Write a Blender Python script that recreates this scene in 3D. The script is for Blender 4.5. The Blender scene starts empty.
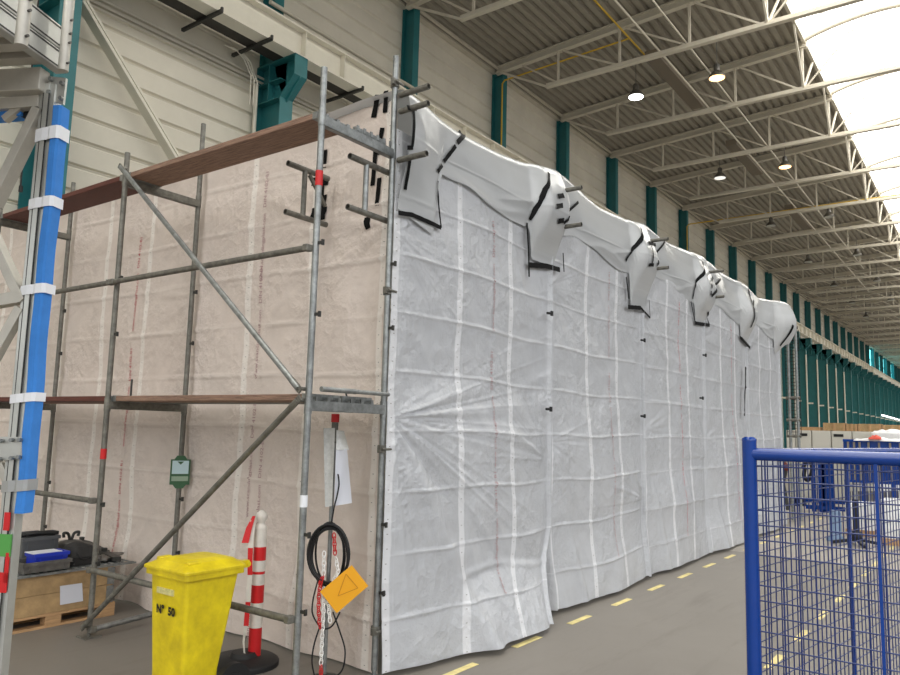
import bpy, math, random
import numpy as np
from mathutils import Vector, Matrix

random.seed(7)
rng = np.random.RandomState(11)
SC = bpy.context.scene
COL = SC.collection
V = Vector

# ------------------------------------------------------------------ camera
H = 1.85
FPX = 747.8
YAW, PIT, ROL = (math.radians(a) for a in (36.288, 6.9735, 1.4479))
fw = V((math.cos(YAW)*math.cos(PIT), math.sin(YAW)*math.cos(PIT), math.sin(PIT)))
rt = fw.cross(V((0, 0, 1))).normalized()
up = rt.cross(fw)
c_, s_ = math.cos(ROL), math.sin(ROL)
rt, up = c_*rt + s_*up, -s_*rt + c_*up
cam_d = bpy.data.cameras.new('camera')
cam = bpy.data.objects.new('camera', cam_d)
COL.objects.link(cam)
cam_d.sensor_width = 36.0
cam_d.lens = FPX/900*36.0
cam_d.clip_start = 0.05
cam_d.clip_end = 500
m = Matrix((rt, up, -fw)).transposed().to_4x4()
m.translation = V((0, 0, H))
cam.matrix_world = m
SC.camera = cam


def on(px, py, n, d):
    """survey helper: the world point where a sight line meets the plane n.p = d"""
    r = rt*((px-450)/FPX) - up*((py-337.5)/FPX) + fw
    n = V(n)
    o = V((0, 0, H))
    return o + r*((d - n.dot(o))/n.dot(r))


def onx(px, py, X): return on(px, py, (1, 0, 0), X)
def ony(px, py, Y): return on(px, py, (0, 1, 0), Y)
def onz(px, py, Z): return on(px, py, (0, 0, 1), Z)


# ------------------------------------------------------------------ materials
def lin(c):
    return tuple(((v/255)/12.92 if v/255 <= .04045 else ((v/255+.055)/1.055)**2.4) for v in c) + (1,)


def mat(name, rgb, rough=.5, metal=0., var=0., vscale=4., bump=0., bscale=30., dark=None, coords='Object',
        stretch=None, spec=None, detail=4.):
    M = bpy.data.materials.new(name)
    M.use_nodes = True
    nt = M.node_tree
    b = nt.nodes['Principled BSDF']
    b.inputs['Base Color'].default_value = lin(rgb)
    b.inputs['Roughness'].default_value = rough
    b.inputs['Metallic'].default_value = metal
    if spec is not None:
        b.inputs['Specular IOR Level'].default_value = spec
    if var or bump:
        tc = nt.nodes.new('ShaderNodeTexCoord')
        src = tc.outputs[coords]
        if stretch:
            mp = nt.nodes.new('ShaderNodeMapping')
            mp.inputs['Scale'].default_value = stretch
            nt.links.new(src, mp.inputs['Vector'])
            src = mp.outputs['Vector']
    if var:
        n = nt.nodes.new('ShaderNodeTexNoise')
        n.inputs['Scale'].default_value = vscale
        n.inputs['Detail'].default_value = detail
        n.inputs['Roughness'].default_value = .65
        nt.links.new(src, n.inputs['Vector'])
        r = nt.nodes.new('ShaderNodeValToRGB')
        base = lin(rgb)
        d = lin(dark) if dark else tuple(v*(1-var) for v in base[:3])+(1,)
        l = tuple(min(1, v*(1+var*.6)) for v in base[:3])+(1,)
        r.color_ramp.elements[0].position = .3
        r.color_ramp.elements[0].color = d
        r.color_ramp.elements[1].position = .68
        r.color_ramp.elements[1].color = l
        nt.links.new(n.outputs['Fac'], r.inputs['Fac'])
        nt.links.new(r.outputs['Color'], b.inputs['Base Color'])
    if bump:
        n2 = nt.nodes.new('ShaderNodeTexNoise')
        n2.inputs['Scale'].default_value = bscale
        n2.inputs['Detail'].default_value = 5
        nt.links.new(src, n2.inputs['Vector'])
        bp = nt.nodes.new('ShaderNodeBump')
        bp.inputs['Strength'].default_value = bump
        bp.inputs['Distance'].default_value = .01
        nt.links.new(n2.outputs['Fac'], bp.inputs['Height'])
        nt.links.new(bp.outputs['Normal'], b.inputs['Normal'])
    return M


def emit(name, rgb, strength):
    M = bpy.data.materials.new(name)
    M.use_nodes = True
    nt = M.node_tree
    nt.nodes.clear()
    e = nt.nodes.new('ShaderNodeEmission')
    e.inputs['Color'].default_value = lin(rgb)
    e.inputs['Strength'].default_value = strength
    o = nt.nodes.new('ShaderNodeOutputMaterial')
    nt.links.new(e.outputs[0], o.inputs[0])
    return M


def tarp_mat(name, base, band, rough, trans, crink, spec=.5, folds=0.):
    """woven white sheeting with opaque reinforcement bands every .857 m and eyelets in them (UV in metres)"""
    M = bpy.data.materials.new(name)
    M.use_nodes = True
    nt = M.node_tree
    N, L = nt.nodes, nt.links
    b = N['Principled BSDF']
    uv = N.new('ShaderNodeUVMap')
    uv.uv_map = 'UVMap'
    sp = N.new('ShaderNodeSeparateXYZ')
    L.new(uv.outputs['UV'], sp.inputs[0])

    def mth(op, a, bb=None, cc=None):
        n = N.new('ShaderNodeMath')
        n.operation = op
        for i, x in enumerate((a, bb, cc)):
            if x is None:
                continue
            if isinstance(x, (int, float)):
                n.inputs[i].default_value = x
            else:
                L.new(x, n.inputs[i])
        return n.outputs[0]
    nz0 = N.new('ShaderNodeTexNoise')
    nz0.inputs['Scale'].default_value = 2.2
    L.new(uv.outputs['UV'], nz0.inputs['Vector'])
    u = mth('ADD', sp.outputs['X'], mth('MULTIPLY', mth('SUBTRACT', nz0.outputs['Fac'], .5), .05))
    fu = mth('ABSOLUTE', mth('SUBTRACT', mth('FRACT', mth('DIVIDE', u, .857)), .5))   # .5 at band centre
    du = mth('MULTIPLY', mth('SUBTRACT', .5, fu), .857)
    inb = mth('SUBTRACT', 1., mth('SMOOTH_MIN', mth('MAXIMUM', mth('DIVIDE', mth('SUBTRACT', du, .032), .012), 0), 1., .05))
    # eyelets
    fz = mth('MULTIPLY', mth('ABSOLUTE', mth('SUBTRACT', mth('FRACT', mth('DIVIDE', sp.outputs['Y'], .11)), .5)), .11)
    rr = mth('SQRT', mth('ADD', mth('MULTIPLY', mth('SUBTRACT', du, .004), mth('SUBTRACT', du, .004)), mth('MULTIPLY', fz, fz)))
    eye = mth('LESS_THAN', rr, .0034)
    nz = N.new('ShaderNodeTexNoise')
    nz.inputs['Scale'].default_value = 3.1
    nz.inputs['Detail'].default_value = 6
    nz.inputs['Roughness'].default_value = .7
    L.new(uv.outputs['UV'], nz.inputs['Vector'])
    mixb = N.new('ShaderNodeMix')
    mixb.data_type = 'RGBA'
    mixb.inputs['A'].default_value = tuple(v*.80 for v in lin(base)[:3])+(1,)
    mixb.inputs['B'].default_value = tuple(min(1, v*1.1) for v in lin(base)[:3])+(1,)
    L.new(nz.outputs['Fac'], mixb.inputs['Factor'])
    col = mixb.outputs['Result']
    m2 = N.new('ShaderNodeMix')
    m2.data_type = 'RGBA'
    L.new(mth('MULTIPLY', inb, .9), m2.inputs['Factor'])
    L.new(col, m2.inputs['A'])
    m2.inputs['B'].default_value = lin(band)
    m3 = N.new('ShaderNodeMix')
    m3.data_type = 'RGBA'
    L.new(eye, m3.inputs['Factor'])
    L.new(m2.outputs['Result'], m3.inputs['A'])
    m3.inputs['B'].default_value = lin((140, 136, 132))
    L.new(m3.outputs['Result'], b.inputs['Base Color'])
    b.inputs['Roughness'].default_value = rough
    b.inputs['Specular IOR Level'].default_value = spec
    # whitened fold lines; bright crease highlights painted into the base colour
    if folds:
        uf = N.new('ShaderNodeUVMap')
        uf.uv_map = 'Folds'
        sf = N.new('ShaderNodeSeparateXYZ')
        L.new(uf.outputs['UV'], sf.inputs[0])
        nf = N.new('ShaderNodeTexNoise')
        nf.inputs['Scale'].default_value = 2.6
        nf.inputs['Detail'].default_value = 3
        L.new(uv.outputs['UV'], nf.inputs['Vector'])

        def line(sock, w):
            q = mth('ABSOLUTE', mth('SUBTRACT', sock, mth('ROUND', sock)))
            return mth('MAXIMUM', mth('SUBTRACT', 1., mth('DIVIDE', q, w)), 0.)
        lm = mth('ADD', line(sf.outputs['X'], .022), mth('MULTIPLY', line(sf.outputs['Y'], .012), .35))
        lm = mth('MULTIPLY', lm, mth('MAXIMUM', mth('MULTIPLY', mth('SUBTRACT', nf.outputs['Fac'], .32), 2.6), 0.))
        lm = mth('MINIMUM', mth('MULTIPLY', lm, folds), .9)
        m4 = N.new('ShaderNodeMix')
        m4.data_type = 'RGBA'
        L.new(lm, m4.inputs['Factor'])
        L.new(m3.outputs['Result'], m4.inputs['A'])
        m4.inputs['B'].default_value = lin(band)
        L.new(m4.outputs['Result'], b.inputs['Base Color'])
    # crinkle
    tc = N.new('ShaderNodeTexCoord')
    v1 = N.new('ShaderNodeTexVoronoi')
    v1.feature = 'F1'
    v1.inputs['Scale'].default_value = 11
    nzw = N.new('ShaderNodeTexNoise')
    nzw.inputs['Scale'].default_value = 5
    nzw.inputs['Detail'].default_value = 3
    L.new(tc.outputs['Object'], nzw.inputs['Vector'])
    mx = N.new('ShaderNodeMix')
    mx.data_type = 'VECTOR'
    mx.inputs['Factor'].default_value = .25
    L.new(tc.outputs['Object'], mx.inputs['A'])
    L.new(nzw.outputs['Color'], mx.inputs['B'])
    L.new(mx.outputs['Result'], v1.inputs['Vector'])
    n2 = N.new('ShaderNodeTexNoise')
    n2.inputs['Scale'].default_value = 24
    n2.inputs['Detail'].default_value = 5
    n2.inputs['Roughness'].default_value = .6
    n2.inputs['Distortion'].default_value = 1.2
    L.new(tc.outputs['Object'], n2.inputs['Vector'])
    hh = mth('ADD', mth('MULTIPLY', v1.outputs['Distance'], .9), mth('MULTIPLY', n2.outputs['Fac'], .45))
    pn = N.new('ShaderNodeTexNoise')
    pn.inputs['Scale'].default_value = 1.7
    pn.inputs['Detail'].default_value = 2
    L.new(tc.outputs['Object'], pn.inputs['Vector'])
    pmask = mth('MULTIPLY', mth('MAXIMUM', mth('SUBTRACT', pn.outputs['Fac'], .36), 0.), 4.5)
    st = N.new('ShaderNodeTexNoise')
    mp = N.new('ShaderNodeMapping')
    mp.inputs['Rotation'].default_value = (0, .6, 0)
    mp.inputs['Scale'].default_value = (26, 26, 5)
    L.new(tc.outputs['Object'], mp.inputs['Vector'])
    L.new(mp.outputs['Vector'], st.inputs['Vector'])
    st.inputs['Scale'].default_value = 1.
    st.inputs['Detail'].default_value = 4
    hh = mth('ADD', hh, mth('MULTIPLY', st.outputs['Fac'], .7))
    hh = mth('MULTIPLY', hh, mth('ADD', mth('MINIMUM', pmask, 1.), .15))
    bp = N.new('ShaderNodeBump')
    bp.inputs['Strength'].default_value = crink
    bp.inputs['Distance'].default_value = .02
    L.new(hh, bp.inputs['Height'])
    L.new(bp.outputs['Normal'], b.inputs['Normal'])
    if trans:
        tr = N.new('ShaderNodeBsdfTranslucent')
        L.new(m3.outputs['Result'], tr.inputs['Color'])
        L.new(bp.outputs['Normal'], tr.inputs['Normal'])
        ms = N.new('ShaderNodeMixShader')
        ms.inputs['Fac'].default_value = trans
        out = N['Material Output']
        L.new(b.outputs[0], ms.inputs[1])
        L.new(tr.outputs[0], ms.inputs[2])
        L.new(ms.outputs[0], out.inputs['Surface'])
    return M


GALV = mat('galvanised_tube', (150, 153, 152), .42, .75, .35, 14, .15, 60)
GALV2 = mat('weathered_tube', (120, 118, 110), .5, .4, .4, 18, .25, 60)
ALU = mat('aluminium_profile', (196, 197, 192), .38, .7, .12, 6)
ALU2 = mat('aluminium_tube', (192, 188, 178), .45, .35, .15, 6)
STEELD = mat('dark_steel', (70, 70, 68), .5, .6, .3, 20)
WOODP = mat('plank_wood', (150, 120, 102), .75, 0, .5, 5, .4, 40, stretch=(14, 1, 14))
WOODR = mat('red_brown_wood', (98, 52, 42), .65, 0, .4, 5, .3, 40, stretch=(14, 1, 14))
WOODL = mat('pale_wood', (188, 150, 108), .75, 0, .3, 4, .3, 30, stretch=(1, 12, 12))
WOODC = mat('crate_board', (176, 146, 104), .8, 0, .3, 6, .3, 30)
TEAL = mat('teal_paint', (38, 112, 116), .45, 0, .12, 2)
TEALD = mat('dark_teal_paint', (24, 92, 94), .5, 0, .12, 2)
CREAM = mat('cream_panel', (224, 218, 203), .6, 0, .08, .7)
WHITEP = mat('white_beam_paint', (226, 221, 206), .5, 0, .06, 1.5)
DECKM = mat('roof_deck_paint', (152, 146, 133), .6, 0, .06, .5)
TRUSSM = mat('truss_paint', (206, 199, 183), .5, 0, .05, 1)
PIPEY = mat('yellow_pipe_paint', (205, 168, 50), .5)
BLACKT = mat('black_tape', (12, 12, 13), .6, spec=.15)
BLACKR = mat('black_rubber', (24, 24, 25), .6)
GREYD = mat('dark_cable_tray', (62, 60, 56), .6, .2, .3, 3)
BLUEF = mat('blue_paint', (2, 56, 138), .25, 0, .08, 6)
BLUEW = mat('blue_wire_paint', (20, 44, 104), .3)
YEL = mat('yellow_plastic', (228, 206, 24), .38, 0, .16, 5, .08, 50, dark=(196, 172, 18))
FOAM = mat('blue_foam', (58, 132, 214), .8, 0, .1, 8, .3, 30)
TAPEW = mat('white_tape', (238, 240, 244), .4)
TAPES = mat('silver_tape', (176, 178, 178), .3, .4)
REDP = mat('red_paint', (205, 28, 32), .45)
WHITEPL = mat('white_plastic', (222, 216, 206), .45, 0, .12, 12)
ORANGE = mat('orange_board', (240, 170, 22), .5)
GREENT = mat('green_tape', (84, 158, 74), .6)
PAPER = mat('paper', (214, 216, 224), .6)
GREYPL = mat('grey_plastic', (84, 86, 88), .5)
CAB = mat('grey_cabinet_paint', (205, 202, 192), .45)
CLEARF = mat('film', (235, 235, 235), .3, 0, .1, 9, .6, 14)
REDCL = mat('red_cloth', (216, 92, 76), .8)
DKMET = mat('machine_metal', (112, 110, 106), .45, .5, .35, 12)
TXTRED = mat('red_print', (186, 62, 66), .5)
TXTPALE = mat('faded_red_print', (178, 142, 144), .5)
TXTBLK = mat('black_print', (25, 22, 15), .5)
TAGG = mat('tag_green', (58, 100, 66), .5)
BLUEBOX = mat('deep_blue_plastic', (22, 50, 178), .4)


def floor_mat():
    M = mat('worn_concrete', (150, 143, 134), .5, 0, .12, .55, .05, 60, detail=6.)
    nt = M.node_tree
    N, L = nt.nodes, nt.links
    b = N['Principled BSDF']
    src = b.inputs['Base Color'].links[0].from_socket
    tc = N.new('ShaderNodeTexCoord')
    mp = N.new('ShaderNodeMapping')
    mp.inputs['Scale'].default_value = (.35, 2.4, 1)
    L.new(tc.outputs['Object'], mp.inputs['Vector'])
    n = N.new('ShaderNodeTexNoise')
    n.inputs['Scale'].default_value = 2.0
    n.inputs['Detail'].default_value = 8
    n.inputs['Roughness'].default_value = .7
    L.new(mp.outputs['Vector'], n.inputs['Vector'])
    r = N.new('ShaderNodeValToRGB')
    r.color_ramp.elements[0].position = .30
    r.color_ramp.elements[0].color = (.72, .71, .70, 1)
    r.color_ramp.elements[1].position = .48
    r.color_ramp.elements[1].color = (1, 1, 1, 1)
    L.new(n.outputs['Fac'], r.inputs['Fac'])
    mx = N.new('ShaderNodeMix')
    mx.data_type = 'RGBA'
    mx.blend_type = 'MULTIPLY'
    mx.inputs['Factor'].default_value = .7
    L.new(src, mx.inputs['A'])
    L.new(r.outputs['Color'], mx.inputs['B'])
    # slab joints
    sp = N.new('ShaderNodeSeparateXYZ')
    L.new(tc.outputs['Object'], sp.inputs[0])
    ms = []
    for ax, per, off in (('Y', 3.1, 2.17), ('X', 6.0, 2.2)):
        a = N.new('ShaderNodeMath'); a.operation = 'ADD'; a.inputs[1].default_value = off+60
        L.new(sp.outputs[ax], a.inputs[0])
        d = N.new('ShaderNodeMath'); d.operation = 'MODULO'; d.inputs[1].default_value = per
        L.new(a.outputs[0], d.inputs[0])
        q = N.new('ShaderNodeMath'); q.operation = 'LESS_THAN'; q.inputs[1].default_value = .012
        L.new(d.outputs[0], q.inputs[0])
        ms.append(q)
    mm = N.new('ShaderNodeMath'); mm.operation = 'MAXIMUM'
    L.new(ms[0].outputs[0], mm.inputs[0]); L.new(ms[1].outputs[0], mm.inputs[1])
    m5 = N.new('ShaderNodeMath'); m5.operation = 'MULTIPLY'; m5.inputs[1].default_value = .45
    L.new(mm.outputs[0], m5.inputs[0])
    mj = N.new('ShaderNodeMix'); mj.data_type = 'RGBA'
    L.new(m5.outputs[0], mj.inputs['Factor'])
    L.new(mx.outputs['Result'], mj.inputs['A'])
    mj.inputs['B'].default_value = lin((70, 66, 60))
    L.new(mj.outputs['Result'], b.inputs['Base Color'])
    return M


FLOOR = floor_mat()
DASH = mat('worn_yellow_line', (222, 206, 140), .6, 0, .25, 9)
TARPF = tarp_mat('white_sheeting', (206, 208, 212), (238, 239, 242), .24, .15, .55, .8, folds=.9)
TARPS = tarp_mat('warm_lit_white_sheeting', (232, 219, 209), (246, 239, 231), .5, .10, .6, .35, folds=.6)  # warm light falling on the side sheet is tinted into its colour
TARPT = tarp_mat('white_cover_sheeting', (196, 198, 199), (228, 229, 229), .22, .15, .06, .7)


# ------------------------------------------------------------------ mesh helpers
class MB:
    def __init__(self):
        self.v, self.f, self.s = [], [], []

    def add(self, vs, fs, smooth=False):
        o = len(self.v)
        self.v += [tuple(v) for v in vs]
        self.f += [tuple(i+o for i in f) for f in fs]
        self.s += [smooth]*len(fs)
        return self

    def box(self, c, s, ax=None):
        c = V(c)
        ax = ax or (V((1, 0, 0)), V((0, 1, 0)), V((0, 0, 1)))
        vs = [c + ax[0]*(s[0]/2*a) + ax[1]*(s[1]/2*b) + ax[2]*(s[2]/2*d)
              for a, b, d in ((-1, -1, -1), (1, -1, -1), (1, 1, -1), (-1, 1, -1), (-1, -1, 1), (1, -1, 1), (1, 1, 1), (-1, 1, 1))]
        return self.add(vs, [(0, 3, 2, 1), (4, 5, 6, 7), (0, 1, 5, 4), (1, 2, 6, 5), (2, 3, 7, 6), (3, 0, 4, 7)])

    def b2(self, lo, hi):
        return self.box([(a+b)/2 for a, b in zip(lo, hi)], [b-a for a, b in zip(lo, hi)])

    def bar(self, p0, p1, w, h, ref=(0, 0, 1)):
        p0, p1 = V(p0), V(p1)
        d = (p1-p0)
        L = d.length
        d.normalize()
        ref = V(ref)
        if abs(d.dot(ref)) > .98:
            ref = V((1, 0, 0))
        a = d.cross(ref).normalized()
        b = a.cross(d)
        return self.box((p0+p1)/2, (L, w, h), (d, a, b))

    def tube(self, p0, p1, r, n=12, r1=None, caps=True):
        p0, p1 = V(p0), V(p1)
        d = (p1-p0).normalized()
        a = d.orthogonal().normalized()
        b = d.cross(a)
        r1 = r if r1 is None else r1
        vs = []
        for p, q in ((p0, r), (p1, r1)):
            for i in range(n):
                t = 2*math.pi*i/n
                vs.append(p + a*(q*math.cos(t)) + b*(q*math.sin(t)))
        self.add(vs, [(i, (i+1) % n, n+(i+1) % n, n+i) for i in range(n)], True)
        if caps:
            self.add(vs[:n], [tuple(range(n))[::-1]])
            self.add(vs[n:], [tuple(range(n))])
        return self

    def pipe(self, p0, p1, r, wall=.004, n=14):
        """open tube end with a visible hole"""
        p0, p1 = V(p0), V(p1)
        d = (p1-p0).normalized()
        self.tube(p0, p1, r, n, caps=False)
        a = d.orthogonal().normalized()
        b = d.cross(a)
        for P, dd in ((p0, d), (p1, -d)):
            vs = []
            for q, off in ((r, 0), (r-wall, 0), (r-wall, .06)):
                for i in range(n):
                    t = 2*math.pi*i/n
                    vs.append(P + a*(q*math.cos(t)) + b*(q*math.sin(t)) + dd*off)
            fs = []
            for k in (0, 1):
                fs += [(k*n+i, k*n+(i+1) % n, (k+1)*n+(i+1) % n, (k+1)*n+i) for i in range(n)]
            self.add(vs, fs, False)
            self.add(vs[2*n:], [tuple(range(n))])
        return self

    def path(self, pts, r, n=8, closed=False):
        pts = [V(p) for p in pts]
        N = len(pts)
        vs = []
        prev = None
        for i, p in enumerate(pts):
            if closed:
                d = pts[(i+1) % N]-pts[i-1]
            else:
                d = pts[min(i+1, N-1)]-pts[max(i-1, 0)]
            d.normalize()
            if prev is None:
                a = d.orthogonal().normalized()
            else:
                a = (prev - d*prev.dot(d)).normalized()
            prev = a
            b = d.cross(a)
            for k in range(n):
                t = 2*math.pi*k/n
                vs.append(p + a*(r*math.cos(t)) + b*(r*math.sin(t)))
        fs = []
        for i in range(N if closed else N-1):
            j = (i+1) % N
            fs += [(i*n+k, i*n+(k+1) % n, j*n+(k+1) % n, j*n+k) for k in range(n)]
        self.add(vs, fs, True)
        if not closed:
            self.add(vs[:n], [tuple(range(n))[::-1]])
            self.add(vs[-n:], [tuple(range(n))])
        return self

    def lathe(self, c, prof, n=24, smooth=True):
        c = V(c)
        vs = []
        for r, z in prof:
            for i in range(n):
                t = 2*math.pi*i/n
                vs.append(c + V((r*math.cos(t), r*math.sin(t), z)))
        fs = []
        for k in range(len(prof)-1):
            fs += [(k*n+i, k*n+(i+1) % n, (k+1)*n+(i+1) % n, (k+1)*n+i) for i in range(n)]
        self.add(vs, fs, smooth)
        self.add(vs[:n], [tuple(range(n))[::-1]])
        self.add(vs[-n:], [tuple(range(n))])
        return self

    def prism(self, poly, d):
        """extrude a planar polygon (list of points) by vector d"""
        poly = [V(p) for p in poly]
        n = len(poly)
        d = V(d)
        vs = poly + [p+d for p in poly]
        self.add(vs, [tuple(range(n))[::-1], tuple(range(n, 2*n))] + [(i, (i+1) % n, n+(i+1) % n, n+i) for i in range(n)])
        return self

    def grid(self, P, smooth=True, uv=None):
        """P: array (nu, nv, 3)"""
        nu, nv = P.shape[:2]
        vs = P.reshape(-1, 3)
        fs = [(i*nv+j, (i+1)*nv+j, (i+1)*nv+j+1, i*nv+j+1) for i in range(nu-1) for j in range(nv-1)]
        self.add([tuple(map(float, v)) for v in vs], fs, smooth)
        if uv is not None:
            self.uv = uv.reshape(-1, 2)
        return self

    def build(self, name, M, parent=None, bevel=0, segs=2):
        me = bpy.data.meshes.new(name)
        piv = V((0, 0, 0))
        if self.v and parent is None:
            arr = np.array(self.v)
            lo, hi = arr.min(0), arr.max(0)
            piv = V(((lo[0]+hi[0])/2, (lo[1]+hi[1])/2, lo[2]))
        elif parent is not None:
            piv = V(parent['_w']) if '_w' in parent else V((0, 0, 0))
        me.from_pydata([tuple(V(v)-piv) for v in self.v], [], self.f)
        me.polygons.foreach_set('use_smooth', self.s)
        me.materials.append(M)
        if hasattr(self, 'uv2'):
            u2 = me.uv_layers.new(name='Folds')
            li = np.empty(len(me.loops), dtype=np.int32)
            me.loops.foreach_get('vertex_index', li)
            u2.data.foreach_set('uv', self.uv2.reshape(-1, 2)[li].astype(np.float32).ravel())
        if hasattr(self, 'uv'):
            ul = me.uv_layers.new(name='UVMap')
            li = np.empty(len(me.loops), dtype=np.int32)
            me.loops.foreach_get('vertex_index', li)
            ul.data.foreach_set('uv', self.uv[li].astype(np.float32).ravel())
        me.update()
        o = bpy.data.objects.new(name, me)
        COL.objects.link(o)
        if parent is not None:
            o.parent = parent
        else:
            o.location = piv
        o['_w'] = tuple(piv)
        if bevel:
            bm = o.modifiers.new('bevel', 'BEVEL')
            bm.width = bevel
            bm.segments = segs
            bm.limit_method = 'ANGLE'
        return o


def tag(o, label, cat, group=None, kind=None):
    if label:
        o['label'] = label
    if cat:
        o['category'] = cat
    if group:
        o['group'] = group
    if kind:
        o['kind'] = kind
    return o


def empty(name, loc, label, cat, group=None):
    o = bpy.data.objects.new(name, None)
    o.empty_display_size = .1
    COL.objects.link(o)
    o.location = loc
    o['_w'] = tuple(loc)
    return tag(o, label, cat, group)


def struct(o):
    o['kind'] = 'structure'
    return o


def copy_tree(o, off, label=None, group=None, parent=None):
    c = o.copy()
    COL.objects.link(c)
    if parent is not None:
        c.parent = parent
    else:
        c.location = V(o.location) + V(off)
        if label:
            c['label'] = label
        if group:
            c['group'] = group
    for ch in list(o.children):
        copy_tree(ch, off, parent=c)
    return c


def ordinal(n):
    return ['first', 'second', 'third', 'fourth', 'fifth', 'sixth', 'seventh', 'eighth', 'ninth', 'tenth', 'eleventh',
            'twelfth', 'thirteenth', 'fourteenth', 'fifteenth', 'sixteenth', 'seventeenth', 'eighteenth'][n-1]


# ------------------------------------------------------------------ noise
def lattice(seed, n=256):
    return np.random.RandomState(seed).rand(n, n)


def vnoise(x, y, seed, smooth=True):
    t = lattice(seed)
    xi, yi = np.floor(x).astype(int), np.floor(y).astype(int)
    fx, fy = x-xi, y-yi
    if smooth:
        fx = fx*fx*(3-2*fx)
        fy = fy*fy*(3-2*fy)
    a = t[xi % 256, yi % 256]; b = t[(xi+1) % 256, yi % 256]
    c = t[xi % 256, (yi+1) % 256]; d = t[(xi+1) % 256, (yi+1) % 256]
    return (a*(1-fx)+b*fx)*(1-fy) + (c*(1-fx)+d*fx)*fy


def tri_facets(x, y, seed):
    """piecewise linear random facets (sharp creases)"""
    t = lattice(seed)
    xi, yi = np.floor(x).astype(int), np.floor(y).astype(int)
    fx, fy = x-xi, y-yi
    a = t[xi % 256, yi % 256]; b = t[(xi+1) % 256, yi % 256]
    c = t[xi % 256, (yi+1) % 256]; d = t[(xi+1) % 256, (yi+1) % 256]
    up_ = (fx + fy) > 1
    r1 = a + (b-a)*fx + (c-a)*fy
    r2 = d + (c-d)*(1-fx) + (b-d)*(1-fy)
    return np.where(up_, r2, r1)


def ridge(x, y, seed):
    return 1-np.abs(2*vnoise(x, y, seed)-1)


def sst(x, a, b):
    t = np.clip((x-a)/(b-a), 0, 1)
    return t*t*(3-2*t)


def fold_coord(u, z, s):
    return z/.47+.13+.10*(vnoise(u/.8, z*0, s+5)-.5)


def crumple(u, z, s, amp=1.):
    """packing folds: flat panels meeting at crisp horizontal and vertical creases, plus fine crinkles"""
    zz = fold_coord(u, z, s)
    i = np.floor(zz).astype(int)
    f = zz-i
    t = lattice(s)
    col = u/.857+.3
    def lv(k):
        return t[k % 256, 3]*.5 + vnoise(col, np.zeros_like(u)+k*7.3, s+8)*.5
    fold = (lv(i)*(1-f)+lv(i+1)*f)*.066
    q = np.minimum(f, 1-f)
    crease = np.exp(-(q/.020)**2)*(.005+.016*vnoise(u/.25, np.round(zz)*3.1, s+9))
    cu = u/.4285+.5
    qu = np.abs(cu-np.round(cu))
    vcr = np.exp(-(qu/.02)**2)*.003*vnoise(z/.3, np.round(cu)*2.7, s+10)
    cr = (tri_facets((u+z*.6)/.19, (z-u*.5)/.23, s+1))*.010
    cr2 = tri_facets((u-z*.4)/.075, (z+u*.3)/.085, s+4)*.0030
    rd = ridge((u*.8+z*.5)/.33, (z*.8-u*.4)/.55, s+2)**4*.008
    patch = .3+1.0*vnoise(u/.7, z/.7, s+6)
    return amp*(fold + crease + vcr + (cr + cr2)*patch + rd)


def radial(u, z, u0, z0, n, amp, reach, seed, a0=-math.pi, a1=math.pi):
    dx, dz = u-u0, z-z0
    r = np.sqrt(dx*dx+dz*dz)+1e-4
    th = np.arctan2(dz, dx)
    w = vnoise(th*n/2+7, r*.4+3, seed)*2-1
    w2 = ridge(th*n/4+3, r*.3, seed+1)
    win = sst(th, a0, a0+.25)*(1-sst(th, a1-.25, a1))
    w3 = ridge(th*n/1.6+5, r*.25, seed+2)**6*(.3+vnoise(th*9, r*1.5, seed+3))
    return amp*(w*.35+w2*.5+w3*.55)*np.exp(-r/reach)*np.clip(r/.25, 0, 1)*win


# ------------------------------------------------------------------ the hall
WY = 14.6            # wall plane
XC = lambda k: XK(k)+(.28 if k >= 1 else 0)
XK = lambda k: {-1: 6.33, 0: 11.6, 1: 16.75}.get(k, 11.9+5.03*k)
fl = MB()
fl.b2((-25, -25, -.2), (175, WY+.1, 0))
floor = struct(fl.build('floor', FLOOR))
floor['label'] = 'worn grey concrete hall floor'
for x in [4.96+1.032*i for i in range(-2, 40)]:
    MB().b2((x-.22, 3.47-.032, 0), (x+.22, 3.47+.032, .003)).build('lane_dash', DASH, floor)
for x in [6.86+1.05*i for i in range(-1, 30)]:
    MB().b2((x-.24, 1.61-.032, 0), (x+.24, 1.61+.032, .003)).build('lane_dash', DASH, floor)

# wall with horizontal panel joints
prof = []
z = 0.
zs = [7.41+.52*i for i in range(-14, 18)]
pts = [(WY, 0.)]
for g in zs:
    if g < .1 or g > 15.3:
        continue
    w = .03
    pts += [(WY, g-.06-w), (WY+.02, g-.06), (WY, g-.06+w), (WY, g-w), (WY+.06, g), (WY, g+w)]
pts.append((WY, 15.3))
wl = MB()
vs = [(-25, y, z) for y, z in pts] + [(175, y, z) for y, z in pts]
n = len(pts)
wl.add(vs, [(i, i+1, n+i+1, n+i) for i in range(n-1)])
wl.b2((-25, WY+.06, 0), (175, WY+.3, 15.3))
struct(wl.build('wall_left', CREAM))
wf = MB().b2((170, -9.6, 0), (170.4, WY+.3, 17))
struct(wf.build('wall_far', TEALD))

# roof deck: trapezoid ribs along the hall
def roofz(y):
    return 15.10+(WY-y)*.053 if y > 2.5 else 15.10+(y+9.6)*.053


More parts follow.
